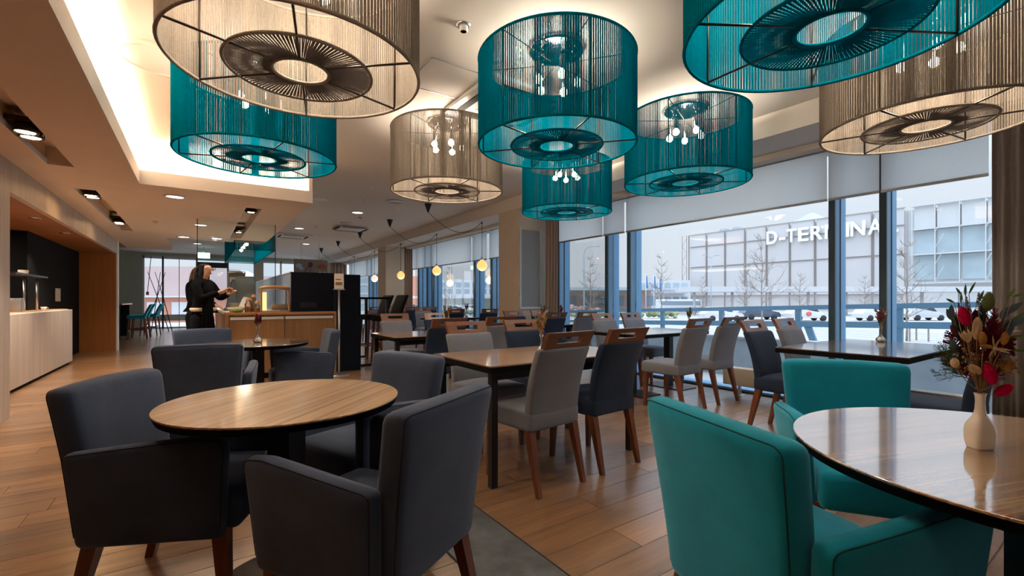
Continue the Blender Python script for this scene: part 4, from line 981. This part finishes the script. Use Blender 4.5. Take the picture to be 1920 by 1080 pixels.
MB().box((-.05, -.006, 1.37), (.05, -.004, 1.42)).box((-.05, -.006, 1.45), (.03, -.004, 1.47)).build('print', 'stem_dry', p_)
# counter in the left niche
t = thing('niche_counter', 'pale wood fronted serving counter in the orange niche', 'counter', (-1.86, 6.45, 0))
B((-.50, 0, .05), (0, 4.85, .965)).build('front_panel', 'pale_panel', t); B((-.52, 0, .965), (-.0, 4.85, .975)).build('trim_edge', 'white_plastic', t); B((-.52, 0.0, .976), (-.06, 4.85, .99)).build('worktop', 'counter_wood', t); B((-.46, .04, 0), (-.04, 4.8, .05)).build('plinth', 'black_laminate', t)
t = thing('heated_shelf', 'dark glass serving shelf on steel posts in the niche', 'shelf', (-2.0, 9.15, .99))
for y in (0, .62):
    MB().tube([(.0, y, 0), (.0, y, .49)], .014, 8).build('post', 'steel', t)
B((-.12, -.8, .49), (.10, .72, .515)).build('top_shelf', 'black_metal', t)
o = MB().lathe([(.05, 0), (.055, .05), (.05, .055)], n=16).build('butter_tub', 'cream_plastic', None, (-1.98, 9.02, 1.506)); tag(o, 'small yellow tub on the serving shelf in the niche', 'tub')
o = MB().rbox((0, 0, .09), (.13, .13, .18), .01, (1, 1, 1)).build('napkin_dispenser', 'metal_grey', None, (-2.0, 8.80, .991)); tag(o, 'grey napkin dispenser at the left end of the niche counter', 'dispenser')
t = thing('serving_cup', 'small white cup on the niche counter', 'cup', (-1.98, 10.03, .99)); MB().lathe([(.025, 0), (.04, .05), (.036, .05), (.02, .008)], n=16, capt=False).build('bowl', 'white_ceramic', t); MB().tube([(.036, 0, .04), (.058, 0, .032), (.034, 0, .012)], .004, 6).build('handle', 'white_ceramic', t)
o = MB().rbox((0, 0, 0), (.012, .36, .24), .004, (1, 1, 1)).build('switch_plate', 'cream_plastic', None, (-2.123, 11.7, 1.24)); tag(o, 'beige switch plate on the black niche wall', 'switch')
# exit sign, poster, sticks
t = thing('exit_sign', 'small illuminated green white exit sign over the far door', 'sign', (.18, 19.5, 2.62)); B((-.19, -.03, 0), (.19, .03, .20)).build('light_box', 'exit_green', t); MB().tube([(0, 0, .2), (0, 0, HC-2.62)], .01, 6).build('rod', 'steel', t)
t = thing('hanging_picture', 'landscape picture of colourful shapes hung at the far windows', 'picture', (3.10, 16.2, 1.98))
B((-.52, -.015, 0), (.52, .015, .50)).build('canvas', 'poster_ground', t)
for x in (-.3, .25): MB().tube([(x, 0, .5), (x, 0, HC-1.98)], .004, 4).build('wire', 'black_metal', t)
MB().ball((-.38, -.016, .28), .1, 12, 6, (1, .04, .8)).ball((-.30, -.016, .2), .07, 12, 6, (1, .04, .8)).ball((.28, -.017, .06), .06, 10, 6, (1, .04, 1)).ball((.42, -.017, .06), .06, 10, 6, (1, .04, 1)).build('blue_shapes', 'poster_blue', t)
MB().ball((-.02, -.016, .33), .09, 10, 6, (.8, .04, 1)).tube([(-.05, -.018, .3), (-.2, -.018, .08)], .012, 4).tube([(0, -.018, .3), (-.05, -.018, .05)], .012, 4).build('plum_shapes', 'poster_plum', t)
MB().ball((.34, -.016, .28), .15, 12, 6, (1, .04, .55)).build('red_shapes', 'poster_red', t)
t = thing('decorative_sticks', 'bundle of tall dark bamboo sticks leaning in the far corner', 'decoration', (-1.2, 20.6, 0))
for k, (a, b_, c_, d_) in enumerate(((-.35, 0, .25, .1), (.35, .1, -.25, 0), (-.15, -.1, .1, .15), (.45, 0, -.05, .1))): MB().tube([(a, b_, 0), ((a+c_)/2+.02, (b_+d_)/2, 1.1), (c_, d_, 2.15)], [.016, .014, .009], 6).build('stick', 'dark_bronze', t)
t = thing('cord_pull', 'thin drooping blind cord with a red knob at the left end window', 'cord', (-1.6, 22.7, 0)); MB().tube([(.1, .2, 2.87), (.1, 0, 2.7), (.04, 0, 1.9), (0, 0, 1.45)], .012, 5).build('cord', 'dark_bronze', t); MB().rbox((0, 0, 1.40), (.09, .05, .13), .01, (1, 1, 1)).build('knob', 'far_red', t)
t = thing('convector', 'low beige convector heater on steel feet under the window', 'heater', (5.38, 1.0, 0))
MB().rbox((0, 1.05, .225), (.14, 2.15, .21), .008, (1, 2, 1)).build('casing', 'pillar_paint', t)
for y in (.1, 1.0, 1.95): B((-.015, y-.015, .006), (.015, y+.015, .12)).box((-.06, y-.05, 0), (.05, y+.05, .006)) if False else MB().box((-.015, y-.015, .006), (.015, y+.015, .12)).box((-.06, y-.05, 0), (.05, y+.05, .006)).build('foot', 'steel', t)

# ------------------------------------------------------------------ people
import bmesh
def skin(name, verts, edges, radii, m, parent, sub=2):
    me = bpy.data.meshes.new('t'); me.from_pydata([tuple(v) for v in verts], edges, []); bm = bmesh.new(); bm.from_mesh(me); bm.verts.ensure_lookup_table(); ly = bm.verts.layers.skin.verify()
    for v, r in zip(bm.verts, radii): v[ly].radius = (r if isinstance(r, tuple) else (r, r))
    bm.verts[0][ly].use_root = True; bm.to_mesh(me); bm.free(); o = bpy.data.objects.new('t', me); COL.objects.link(o); md = o.modifiers.new('s', 'SKIN'); md.use_smooth_shade = True
    sb = o.modifiers.new('u', 'SUBSURF'); sb.levels = sub; sb.render_levels = sub
    dg = bpy.context.evaluated_depsgraph_get(); me2 = bpy.data.meshes.new_from_object(o.evaluated_get(dg)); bpy.data.objects.remove(o); me2.materials.clear(); me2.materials.append(M[m]); me2.name = name
    for p in me2.polygons: p.use_smooth = True
    return link(name, me2, parent)
def person(loc, rz, label, hair, arms, glasses=False, belt=True):
    t = thing('person', label, 'person', loc, rz)
    V = [(0, 0, .95), (0, .0, 1.12), (0, .01, 1.28), (0, -.01, 1.41), (0, .010, 1.475), (0, .055, 1.522), (0, .042, 1.590), (0, .028, 1.645)]
    Rr = [(.09, .09), (.10, .085), (.12, .09), (.07, .06), .046, .053, .080, .072]; E_ = [(i, i+1) for i in range(7)]
    for s in (-1, 1):
        b = len(V); V += [(s*.10, .0, .86), (s*.10, .015, .50), (s*.10, -.01, .10), (s*.10, .08, .045), (s*.10, .16, .03)]; Rr += [.065, .05, .038, .036, .028]; E_ += [(0, b), (b, b+1), (b+1, b+2), (b+2, b+3), (b+3, b+4)]
    hands = []
    for s in (-1, 1):
        sh, el, wr = arms[s]; b = len(V); hd = (Vector(wr)-Vector(el)).normalized(); w = Vector(wr)
        palm = w+hd*.055; V += [sh, el, wr, tuple(palm)]; Rr += [.048, .036, .023, (.032, .016)]; E_ += [(3, b), (b, b+1), (b+1, b+2), (b+2, b+3)]
        side_ = Vector((1, 0, 0)); side_ = (side_-hd*side_.dot(hd)).normalized(); dn = side_.cross(hd)
        if dn.z > 0: dn = -dn
        for k in range(4):
            o_ = side_*(k-1.5)*.019; L = (.034, .040, .038, .030)[k]; f = len(V); a0 = palm+o_+hd*.02; a1_ = a0+hd*L; a2_ = a1_+(hd*.5+dn*.85)*L*.8
            V += [tuple(a0), tuple(a1_), tuple(a2_)]; Rr += [.010, .0085, .0075]; E_ += [(b+3, f), (f, f+1), (f+1, f+2)]
        f = len(V); a0 = w+hd*.02-side_*s*.025+dn*.01; V += [tuple(a0), tuple(a0+hd*.03-side_*s*.02+dn*.012)]; Rr += [.011, .009]; E_ += [(b+2, f), (f, f+1)]
    skin('body', V, E_, Rr, 'skin', t)
    # clothes
    V2 = [(0, .0, 1.10), (0, .0, .995), (0, .01, 1.27), (0, -.005, 1.40), (0, .004, 1.475)]; R2 = [(.155, .125), (.150, .125), (.165, .125), (.10, .085), .058]; E2 = [(0, 1), (0, 2), (2, 3), (3, 4)]
    for s in (-1, 1):
        sh, el, wr = [Vector(p) for p in arms[s]]; b = len(V2); V2 += [tuple(sh), tuple(el), tuple(wr-(wr-el)*.12)]; R2 += [.072, .058, .040]; E2 += [(3, b), (b, b+1), (b+1, b+2)]
    skin('sweater', V2, E2, R2, 'sweater_black', t)
    V3 = [(0, 0, 1.03), (0, -.01, .92)]; R3 = [(.155, .125), (.175, .145)]; E3 = [(0, 1)]
    for s in (-1, 1): b = len(V3); V3 += [(s*.10, -.005, .80), (s*.105, .015, .50), (s*.105, -.01, .09)]; R3 += [.105, .075, .058]; E3 += [(1, b), (b, b+1), (b+1, b+2)]
    skin('trousers', V3, E3, R3, 'trousers_black', t)
    if belt: MB().lathe([(.170, .985), (.178, .995), (.182, 1.02), (.172, 1.035)], n=24, sx=1, sy=.86).build('shirt_hem', 'shirt_cream', t)
    for s in (-1, 1): MB().rbox((s*.10, .06, .04), (.085, .25, .08), .035, (2, 3, 1)).build('shoe', 'black_laminate', t)
    # long hair: cap over the skull and a curtain down the back
    Vh = [(0, .048, 1.668), (0, -.035, 1.60), (0, -.065, 1.50), (0, -.085, 1.38), (0, -.095, 1.25), (0, -.09, 1.14)]
    skin('hair', Vh+[(-.062, .025, 1.615), (.062, .025, 1.615), (-.074, .01, 1.49), (.074, .01, 1.49), (-.075, .0, 1.34), (.075, .0, 1.34)], [(0, 1), (1, 2), (2, 3), (3, 4), (4, 5), (1, 6), (1, 7), (6, 8), (7, 9), (8, 10), (9, 11)], [.072, .092, (.075, .045), (.080, .038), (.070, .032), (.045, .02), .036, .036, .032, .032, .024, .024], hair, t)
    hd = MB()
    for s in (-1, 1): hd.ball((s*.030, .122, 1.592), .0085, 8, 6)
    hd.build('eyes', 'paper', t); MB().leg((0, .125, 1.59), (0, .148, 1.556), .012, .024).build('nose', 'skin', t); MB().rbox((0, .113, 1.526), (.045, .014, .012), .005, (1, 1, 1)).build('lips', 'petal_pink', t)
    if glasses:
        g = MB()
        for s in (-1, 1): g.tube([(s*.032+.024*cos(a), .143, 1.591+.018*sin(a)) for a in [2*pi*i/14 for i in range(14)]], .003, 5, closed=True); g.tube([(s*.056, .141, 1.595), (s*.078, .04, 1.60)], .003, 5)
        g.tube([(-.009, .144, 1.595), (.009, .144, 1.595)], .003, 5); g.build('glasses', 'black_metal', t)
    return t
F_R = ang(.822, -.569)
pw = person((.07, 7.92, 0), F_R, 'woman with long black hair and glasses in black, reaching over the servery', 'hair_black',
       {1: ((.17, .0, 1.37), (.19, .10, 1.16), (.09, .33, 1.27)), -1: ((-.17, .0, 1.37), (-.20, .12, 1.17), (-.07, .34, 1.25))}, True)
sc_ = MB()
for k in range(16):
    x = .16+.012*sin(k*1.7); sc_.tube([(x, .10+.008*k, 1.22), (x+.01, .11+.009*k, 1.0), (x+.005*sin(k), .10+.010*k, .62+.03*sin(k*2.1))], [.014, .013, .003], 4)
o = sc_.build('fringed_scarf', 'sweater_black', pw)
person((.0, 8.86, 0), F_R, 'second person with brown hair half hidden behind the woman in black', 'hair_brown',
       {1: ((.17, .0, 1.37), (.20, .03, 1.12), (.15, .22, 1.05)), -1: ((-.17, .0, 1.37), (-.20, .03, 1.12), (-.15, .22, 1.05))}, False, False)
p_ = MB().rbox((0, 0, 0), (.07, .05, .035), .015, (2, 2, 1)).build('bread_slice', 'bread', None, (.385, 7.665, 1.27)); tag(p_, 'piece of bread held out in the hand of the woman in black', 'bread')

# ------------------------------------------------------------------ outdoors
S_, C_ = sin(YAW), cos(YAW)
def dl(u, d):     # ground position of a bearing and a distance measured on the site
    l = (u-960)/853*d; return (d*S_+l*C_, d*C_-l*S_)
GZ = -1.30
VR = math.atan2(-.569, .822)
g = struct('ground', B((8.9, -60, GZ-.3), (260, 190, GZ)), 'asphalt'); g.location = (0, 0, 0)
struct('ground_far', MB().box((-160, YF+6, GZ-.3), (8.9, 190, GZ)), 'asphalt', g)
struct('terrace', MB().box((5.85, -8, -.4), (8.9, 40, -.06)).box((-30, YF+.2, -.4), (5.85, 30, -.06)), 'paving', g)
MB().box((8.75, -8, GZ), (8.9, 40, -.06)).build('terrace_wall', 'concrete', g)
struct('verge', MB().box((15, -40, GZ), (24, 90, GZ+.12)), 'verge', g)
struct('dry_verge', MB().box((58, 55, GZ), (72, 160, GZ+.2)), 'verge', g)
dg_ = MB().box((24.3, -40, GZ), (27, 60, GZ+.25)).build('dry_verge', 'dry_grass', g)
for k in range(9): MB().box((28.5+k*1.9, -30, GZ), (28.62+k*1.9, 60, GZ+.02)).build('kerb_line', 'far_grey', g)
# parapet and ramp railing
t = thing('parapet', 'low blue grey concrete parapet outside the window', 'wall', (7.0, 0, -.06)); B((0, -3, 0), (.15, 16, .60)).build('wall', 'concrete', t); B((-.02, -3, .60), (.17, 16, .63)).build('coping', 'paving', t)
t = thing('railing', 'blue grey steel ramp railing outside the window wall', 'railing', (8.0, 0, -.06))
zt = lambda y: 1.115+(y-1.63)*(-.0325)+.06
for off, r_ in ((0, .035), (-.255, .045)):
    MB().hexa([(-.03, -2, zt(-2)+off-r_*2), (.03, -2, zt(-2)+off-r_*2), (.03, 18, zt(18)+off-r_*2), (-.03, 18, zt(18)+off-r_*2)], [(-.03, -2, zt(-2)+off), (.03, -2, zt(-2)+off), (.03, 18, zt(18)+off), (-.03, 18, zt(18)+off)]).build('rail', 'rail_paint', t)
for y in (-.47, .83, 2.13, 3.42, 4.73, 6.03, 7.33, 8.63, 9.93, 11.23, 12.53): B((-.025, y-.04, 0), (.025, y+.04, zt(y)-.03)).build('post', 'rail_paint', t)
MB().leg((0, 3.30, zt(3.2)-.28), (0, 3.0, .0), .05, .05, .10, .10).build('brace', 'rail_paint', t)

# terminal building
FX = 112.5; TZ0, TZ1 = GZ, 19.0
t = thing('terminal_building', 'long pale terminal with mesh cladding, glazed wing and large white letters', 'building', (FX, 0, GZ))
H_ = TZ1-GZ
B((.6, 29, 0), (26, 76, H_-.5)).build('hall', 'facade', t); B((1.2, -12, 0), (26, 29, H_-.5)).build('wing_wall', 'facade_white', t)
zz = [3.5, 11.3, 16.9, H_]; ys = [76-5.22*i for i in range(10)]
for i in range(9):
    for j in range(3):
        MB().box((0, ys[i+1]+.25, zz[j]+.12), (.5, ys[i]-.25, zz[j+1]-.12)).build('cladding_panel', 'facade', t)
    MB().box((-.25, ys[i]-.13, 0), (-.05, ys[i]-.05, H_)).box((-.25, ys[i]+.05, 0), (-.05, ys[i]+.13, H_)).build('mesh_post', 'facade_line', t)
for z in zz[1:]: MB().box((-.2, 29, z-.10), (.02, 76, z+.02)).build('ledge', 'facade_line', t)
for k in range(8): MB().tube([(-.6, 76.4+(k % 2)*1.4, 2+k*2.2), (-.6, 77.8-(k % 2)*1.4, 4.2+k*2.2)], .06, 4).build('stair_brace', 'facade_line', t)
for y in (76.4, 77.8): B((-.7, y-.06, 0), (-.55, y+.06, H_)).build('stair_post', 'facade_line', t)
yw = [28-3.3*i for i in range(10)]
for i in range(9):
    for z0, z1 in ((6.2, 10.8), (11.2, 15.6)): MB().box((.9, yw[i+1]+.15, z0), (1.15, yw[i]-.15, z1)).build('window', 'facade_glass', t)
    MB().box((.6, yw[i+1]+.12, 16.0), (1.1, yw[i]-.12, H_)).build('top_panel', 'facade_white', t)
    MB().box((-.35, yw[i]-.06, 5.5), (-.2, yw[i]+.06, H_)).build('wing_post', 'facade_white', t)
    if i % 2:
        for z in (6, 9, 12, 15): MB().tube([(-.28, yw[i]-.0, z), (-.28, yw[i]-1.2, z+2.6)], .05, 4).build('wing_brace', 'facade_white', t)
for z in (5.6, 11.0, 15.8, H_): MB().box((-.1, -8, z-.12), (1.0, 28.3, z+.12)).build('wing_ledge', 'facade_white', t)
MB().hexa([(10, 45, H_-.5), (22, 45, H_-.5), (22, 58, H_-.5), (10, 58, H_-.5)], [(15, 51, H_+4), (16, 51, H_+4), (16, 52, H_+4), (15, 52, H_+4)]).build('roof_light', 'facade_glass', t)
for y in (66.5, 63.0): MB().box((2, y, H_-.5), (4, y+1.8, H_+.9)).build('roof_plant', 'far_grey', t)
# lettering D-TERMINAL, each letter its own piece
cu = bpy.data.curves.new('txt', 'FONT'); cu.size = 4.25; cu.extrude = .25; cu.offset = .085
word = 'D-TERMINAL'; adv = [2.95, 1.75, 2.62, 2.65, 2.95, 3.45, 1.45, 3.15, 2.95, 2.5]; tot = sum(adv); sc_y = (54.8-29.6)/tot; yy = 54.8
for ch, ad in zip(word, adv):
    cu.body = ch; o = bpy.data.objects.new('t', cu); COL.objects.link(o); dgx = bpy.context.evaluated_depsgraph_get(); me = bpy.data.meshes.new_from_object(o.evaluated_get(dgx)); bpy.data.objects.remove(o)
    me.materials.clear(); me.materials.append(M['letter_white']); o = link('letter', me, t); xs = [v.co.x for v in me.vertices]; w_ = max(xs)-min(xs); s_ = (ad*.84)/w_*sc_y
    mt = Matrix(((0, 0, 1, -.55), (-s_, 0, 0, yy+min(xs)*s_), (0, 1, 0, 14.4-GZ), (0, 0, 0, 1))); me.transform(mt); yy -= ad*sc_y
# forecourt canopy
t = thing('forecourt_canopy', 'long flat white canopy in front of the terminal', 'canopy', (*dl(1290, 72), GZ), VR)
B((-1.0, -3, 3.55+.1), (52, 3, 4.35+.1)).build('roof', 'canopy_white', t)
for k in range(9): MB().tube([(1+k*6, 0, 0), (1+k*6, 0, 3.65)], .22, 8).build('column', 'canopy_white', t)
t = thing('bus_station_roof', 'low grey roofed bus station beyond the first window', 'building', (*dl(1050, 95), GZ), VR)
B((-6, -4, 4.35), (20, 6, 4.95)).build('roof', 'far_grey', t); B((-6, 3, 0), (20, 5, 4.35)).build('wall', 'far_pink', t)
for k in range(8): B((-5+k*3.4, 2.8, 1.2), (-3+k*3.4, 3.0, 3.3)).build('window', 'far_window', t)
t = thing('white_terminal', 'far white building with blue roof bands left of the big terminal', 'building', (*dl(1195, 120), GZ), VR)
B((0, 0, 0), (14, 8, 7.6)).build('block', 'far_white', t); B((2, -2, 4.1), (12.5, 0, 5.1)).build('roof_band', 'far_grey', t); B((-8, 2, 5.0), (0, 6, 5.5)).build('bridge', 'far_white', t)
for k in range(6): B((.6+k*2.2, -.1, 1.2), (2.2+k*2.2, .0, 3.2)).build('window', 'far_window', t)
for k in range(6): B((.6+k*2.2, -.1, 5.6), (2.2+k*2.2, .0, 6.9)).build('window', 'facade_glass', t)
t = thing('office_building', 'white office block with latticed windows beyond the second window bay', 'building', (*dl(818, 120), GZ), VR)
B((0, 0, 0), (16, 8, 7.6)).build('block', 'far_white', t); B((-14, -4, 2.8), (18, 0, 3.4)).build('canopy', 'far_white', t)
for k in range(7):
    for j in range(2): B((.8+k*2.2, -.1, 4.0+j*1.7), (2.2+k*2.2, 0, 5.3+j*1.7)).build('window', 'far_window', t)
t = thing('orange_building', 'orange brick building left in the second window bay', 'building', (*dl(735, 150), GZ), VR); B((0, 0, 0), (9, 8, 10.2)).build('block', 'far_orange', t)
for k in range(3):
    for j in range(2): B((.6+k*2.2, -.1, 3.0+j*2.4), (1.9+k*2.2, 0, 4.4+j*2.4)).build('window', 'far_window', t)
t = thing('blue_grey_block', 'pale blue grey building seen beside the black screen', 'building', (*dl(640, 100), GZ), VR); B((0, 0, 0), (9, 8, 7.5)).build('block', 'facade_glass', t)
for j in range(3): B((0, -.1, 1.6+j*2), (9, 0, 2.0+j*2)).build('band', 'far_white', t)
t = thing('orange_house', 'orange and pale house beyond the far left windows', 'building', (*dl(255, 48), GZ), VR)
B((0, 0, 0), (9.5, 6, 2.75)).build('lower_wall', 'far_orange', t); B((0, .6, 2.75), (7.5, 6, 6.0)).build('upper_wall', 'far_pink', t)
for k in range(3): B((1.2+k*2.6, -.06, .4), (2.8+k*2.6, 0, 2.2)).build('window', 'far_white', t)
B((-.3, -.5, 2.7), (10, .6, 2.85)).build('ledge', 'far_white', t)
t = thing('white_house', 'white gabled house beyond the far window behind the woman', 'building', (*dl(330, 60), GZ), VR)
B((0, 0, 0), (16, 6, 4.6)).build('wall', 'far_white', t); MB().hexa([(-.5, -.5, 4.6), (10, -.5, 4.6), (10, 6, 4.6), (-.5, 6, 4.6)], [(3.5, -.3, 6.6), (6, -.3, 6.6), (6, 6, 6.6), (3.5, 6, 6.6)]).build('gable', 'far_white', t)
for k in range(4): B((1.6+k*3.6, -.08, 2.3), (2.8+k*3.6, 0, 3.7)).build('window', 'facade_glass', t)
B((8, -.7, 4.6), (16, 6, 5.5)).build('roof', 'far_pink', t)
# flags, lamps
def lamp(u, d, ztop, label, kind):
    x, y = dl(u, d); t = thing('street_lamp', label, 'street lamp', (x, y, GZ), VR); h = ztop-GZ
    if kind == 'right':
        MB().tube([(0, 0, 0), (0, 0, h-.9), (.15, 0, h-.3), (.6, 0, h-.02), (1.0, 0, h)], [.09, .06, .055, .05, .05], 6).build('pole', 'far_grey', t); MB().rbox((1.35, 0, h), (.8, .2, .09), .03, (1, 1, 1)).build('head', 'far_grey', t)
    elif kind == 'left':
        MB().tube([(0, 0, 0), (0, 0, h-.9), (-.2, 0, h-.3), (-.8, 0, h)], .06, 6).build('pole', 'far_grey', t); MB().rbox((-1.2, 0, h), (.8, .2, .09), .03, (1, 1, 1)).build('head', 'far_grey', t); MB().rbox((-.6, 0, h-4.2), (1.0, .15, .08), .03, (1, 1, 1)).build('head', 'far_grey', t)
    else:
        MB().tube([(0, 0, 0), (0, 0, h-.3)], [.09, .05], 6).build('pole', 'far_grey', t)
        for s in (-1, 1): MB().tube([(0, 0, h-.3), (s*.5, 0, h-.05)], .04, 5).build('arm', 'far_grey', t); MB().leg((s*.75, 0, h+.04), (s*.8, 0, h-.05), .6, .5, .2, .2).build('head', 'far_grey', t)
lamp(1095, 50, 7.0, 'tall curved street lamp in the pane beside the brown curtain', 'right'); lamp(1333, 58, 6.8, 'double armed street lamp at the left part of the terminal', 'both'); lamp(847, 55, 6.9, 'curved street lamp seen in the second window bay', 'left')
for i, (u, h) in enumerate(((1211, 7.2), (1226, 7.1), (1236, 6.6))):
    t = thing('flagpole', ('left', 'middle', 'right')[i]+'most of three white flagpoles with drooping blue flags', 'flagpole', (*dl(u, 85), GZ), VR, 'flagpoles'); MB().tube([(0, 0, 0), (0, 0, h)], [.09, .05], 6).build('pole', 'far_white', t); MB().hexa([(.05, 0, h-2.6), (.4, 0, h-2.6), (.4, .06, h-2.6), (.05, .06, h-2.6)], [(.05, 0, h-.1), (.25, 0, h-.4), (.25, .06, h-.4), (.05, .06, h-.1)]).build('flag', 'flag_blue', t)
# vehicles
def wheelm(): return MB().tube([(0, -.11, 0), (0, .11, 0)], .34, 18)
def car(u, d, label, m, decal=False):
    t = thing('parked_car', label, 'car', (*dl(u, d), GZ), VR, 'parked cars'); L, Wd = 4.4, 1.75
    prof = [(-2.2, .35), (-2.2, .85), (-2.05, 1.02), (-1.75, 1.5), (-1.4, 1.63), (.35, 1.66), (.75, 1.55), (1.25, 1.08), (2.0, .92), (2.18, .7), (2.2, .35)]
    mb = MB(); n_ = len(prof); vs = [(x, -Wd/2+(.12 if z > 1.05 else 0), z) for x, z in prof]+[(x, Wd/2-(.12 if z > 1.05 else 0), z) for x, z in prof]
    mb.add(vs, [tuple(range(n_)), tuple(range(n_, 2*n_))[::-1]]+[(i, n_+i, n_+(i+1) % n_, (i+1) % n_) for i in range(n_)], False); mb.build('body', m, t)
    for s in (-1, 1):
        y = s*(Wd/2-.11); MB().hexa([(-1.75, y-.02, 1.08), (1.0, y-.02, 1.08), (1.0, y+.02, 1.08), (-1.75, y+.02, 1.08)], [(-1.5, y-.02, 1.5), (.55, y-.02, 1.54), (.55, y+.02, 1.54), (-1.5, y+.02, 1.5)]).build('side_window', 'car_glass', t)
        for x in (-1.35, 1.4): link('wheel', wheelm().mesh('wheel', 'tyre'), t, (x, s*(Wd/2-.09), .34))
    if decal: MB().ball((-.3, -Wd/2-.01, .82), .35, 7, 5, (1, .04, .8)).build('door_graphic', 'far_red', t)
car(1512, 53, 'white estate car with a red door graphic left of the thick mullion', 'car_white', True); car(1643, 53, 'white car with a red door graphic between the two dark mullions', 'car_white', True)
car(1423, 56, 'dark parked car left of the white estate car', 'car_dark'); car(1352, 52, 'white parked car below the double street lamp', 'car_white', True); car(1730, 54, 'silver parked car at the right before the glazed wing', 'car_silver'); car(1900, 54, 'silver parked car hidden behind the bouquet and curtain', 'car_silver')
t = thing('bus', 'white and red bus waiting near the flagpoles', 'bus', (*dl(1272, 80), GZ), VR)
MB().rbox((0, 0, 1.35), (7.5, 2.3, 2.3), .25, (3, 1, 1)).build('body', 'far_white', t); B((-3.4, -1.17, 1.5), (3.4, -1.14, 2.2)).build('windows', 'far_window', t); B((-3.6, -1.18, .4), (1.0, -1.14, 1.0)).build('red_stripe', 'far_red', t)
for x in (-2.4, 2.4): link('wheel', wheelm().mesh('wheel', 'tyre'), t, (x, -1.05, .34))
for i, (u, d, m) in enumerate(((850, 70, 'car_white'), (885, 72, 'car_silver'), (775, 75, 'car_dark'))): car(u, d, ('white car', 'silver car', 'dark car')[i]+' far off in the second window bay', m)
# hedges
def hedge(u, d, L, h, label, m, sd):
    random.seed(sd); t = MB()
    for k in range(int(L*5)):
        x, y, z = random.uniform(0, L), random.uniform(-.8, .8), random.uniform(.1, h); t.ball((x, y, z), random.uniform(.25, .5), 6, 4, (1, 1, .8))
    o = t.build('hedge', m, None, (*dl(u, d), GZ), (0, 0, VR)); tag(o, label, 'hedge', kind='stuff')
hedge(1068, 66, 8, 1.5, 'reddish bare shrubs below the street lamp', 'hedge_red', 1); hedge(1050, 60, 10, .9, 'low green hedge beyond the first window', 'verge', 2); hedge(1200, 60, 5, 1.0, 'green shrubs at the flagpoles', 'verge', 3); hedge(780, 64, 12, 1.0, 'green hedge in the second window bay', 'verge', 4)
# bare trees
def tree(u, d, h, label, sd, spread=.5, n=7):
    random.seed(sd); t = thing('bare_tree', label, 'tree', (*dl(u, d), GZ)); tr_ = MB(); br = MB(); r0 = h*.011
    pts = [Vector((random.uniform(-.03, .03)*h*.3*(i > 0), random.uniform(-.02, .02)*h*.3*(i > 0), h*i/8)) for i in range(9)]; tr_.tube(pts, [r0*(1-.1*i) for i in range(9)], 6)
    def grow(p, dr, L, r, lv):
        q = [p]; dd = dr.copy()
        for i in range(3): dd = (dd+rv(.18)+Vector((0, 0, .10))).normalized(); q.append(q[-1]+dd*L/3)
        br.tube(q, [r, r*.75, r*.5, r*.3], 3, False)
        if lv > 0:
            for k in range(4):
                b_ = q[1+k % 3]; e = (dd+rv(.85)).normalized(); grow(b_, e, L*random.uniform(.4, .62), r*.55, lv-1)
    for i in range(2, 9):
        for k in range(n // 2+(i < 6)):
            a = random.uniform(0, 2*pi); z = pts[i]; grow(z, Vector((cos(a), sin(a), random.uniform(.35, .9))).normalized(), h*spread*.62*(1.15-i/9), r0*.42, 2)
    tr_.build('trunk', 'bark', t); o = br.build('branches', 'bark', t); o['kind'] = 'stuff'
    return t
tree(1428, 45, 8.3, 'tall bare tree in front of the middle of the terminal', 1); tree(1700, 27, 5.6, 'staked bare tree before the glazed wing of the terminal', 2, .45); tree(1240, 55, 7.4, 'bare tree beside the flagpoles', 3, .42)
tree(1107, 52, 7.0, 'slender bare tree right of the curved street lamp', 4, .40); tree(1400, 60, 6.8, 'smaller bare tree just left of the tall one', 5); tree(1500, 62, 5.6, 'bare tree between the tall one and the thick mullion', 6, .6)
tree(1622, 60, 5.2, 'low bare tree between the two dark mullions', 7, .6); tree(1318, 64, 5.4, 'faint bare tree at the left end of the terminal', 8, .45); tree(617+225, 60, 6.5, 'bare tree by the lamp in the second window bay', 9, .4)
t = thing('tree_guard', 'wooden frame guard around the staked tree', 'tree guard', (*dl(1712, 27), GZ), VR)
for x in (-.55, .55):
    for y in (-.4, .4): MB().leg((x, y, .95), (x, y, 0), .06, .06).build('stake', 'bark', t)
MB().box((-.58, -.43, .8), (.58, -.38, .88)).box((-.58, .38, .8), (.58, .43, .88)).build('rail', 'bark', t)
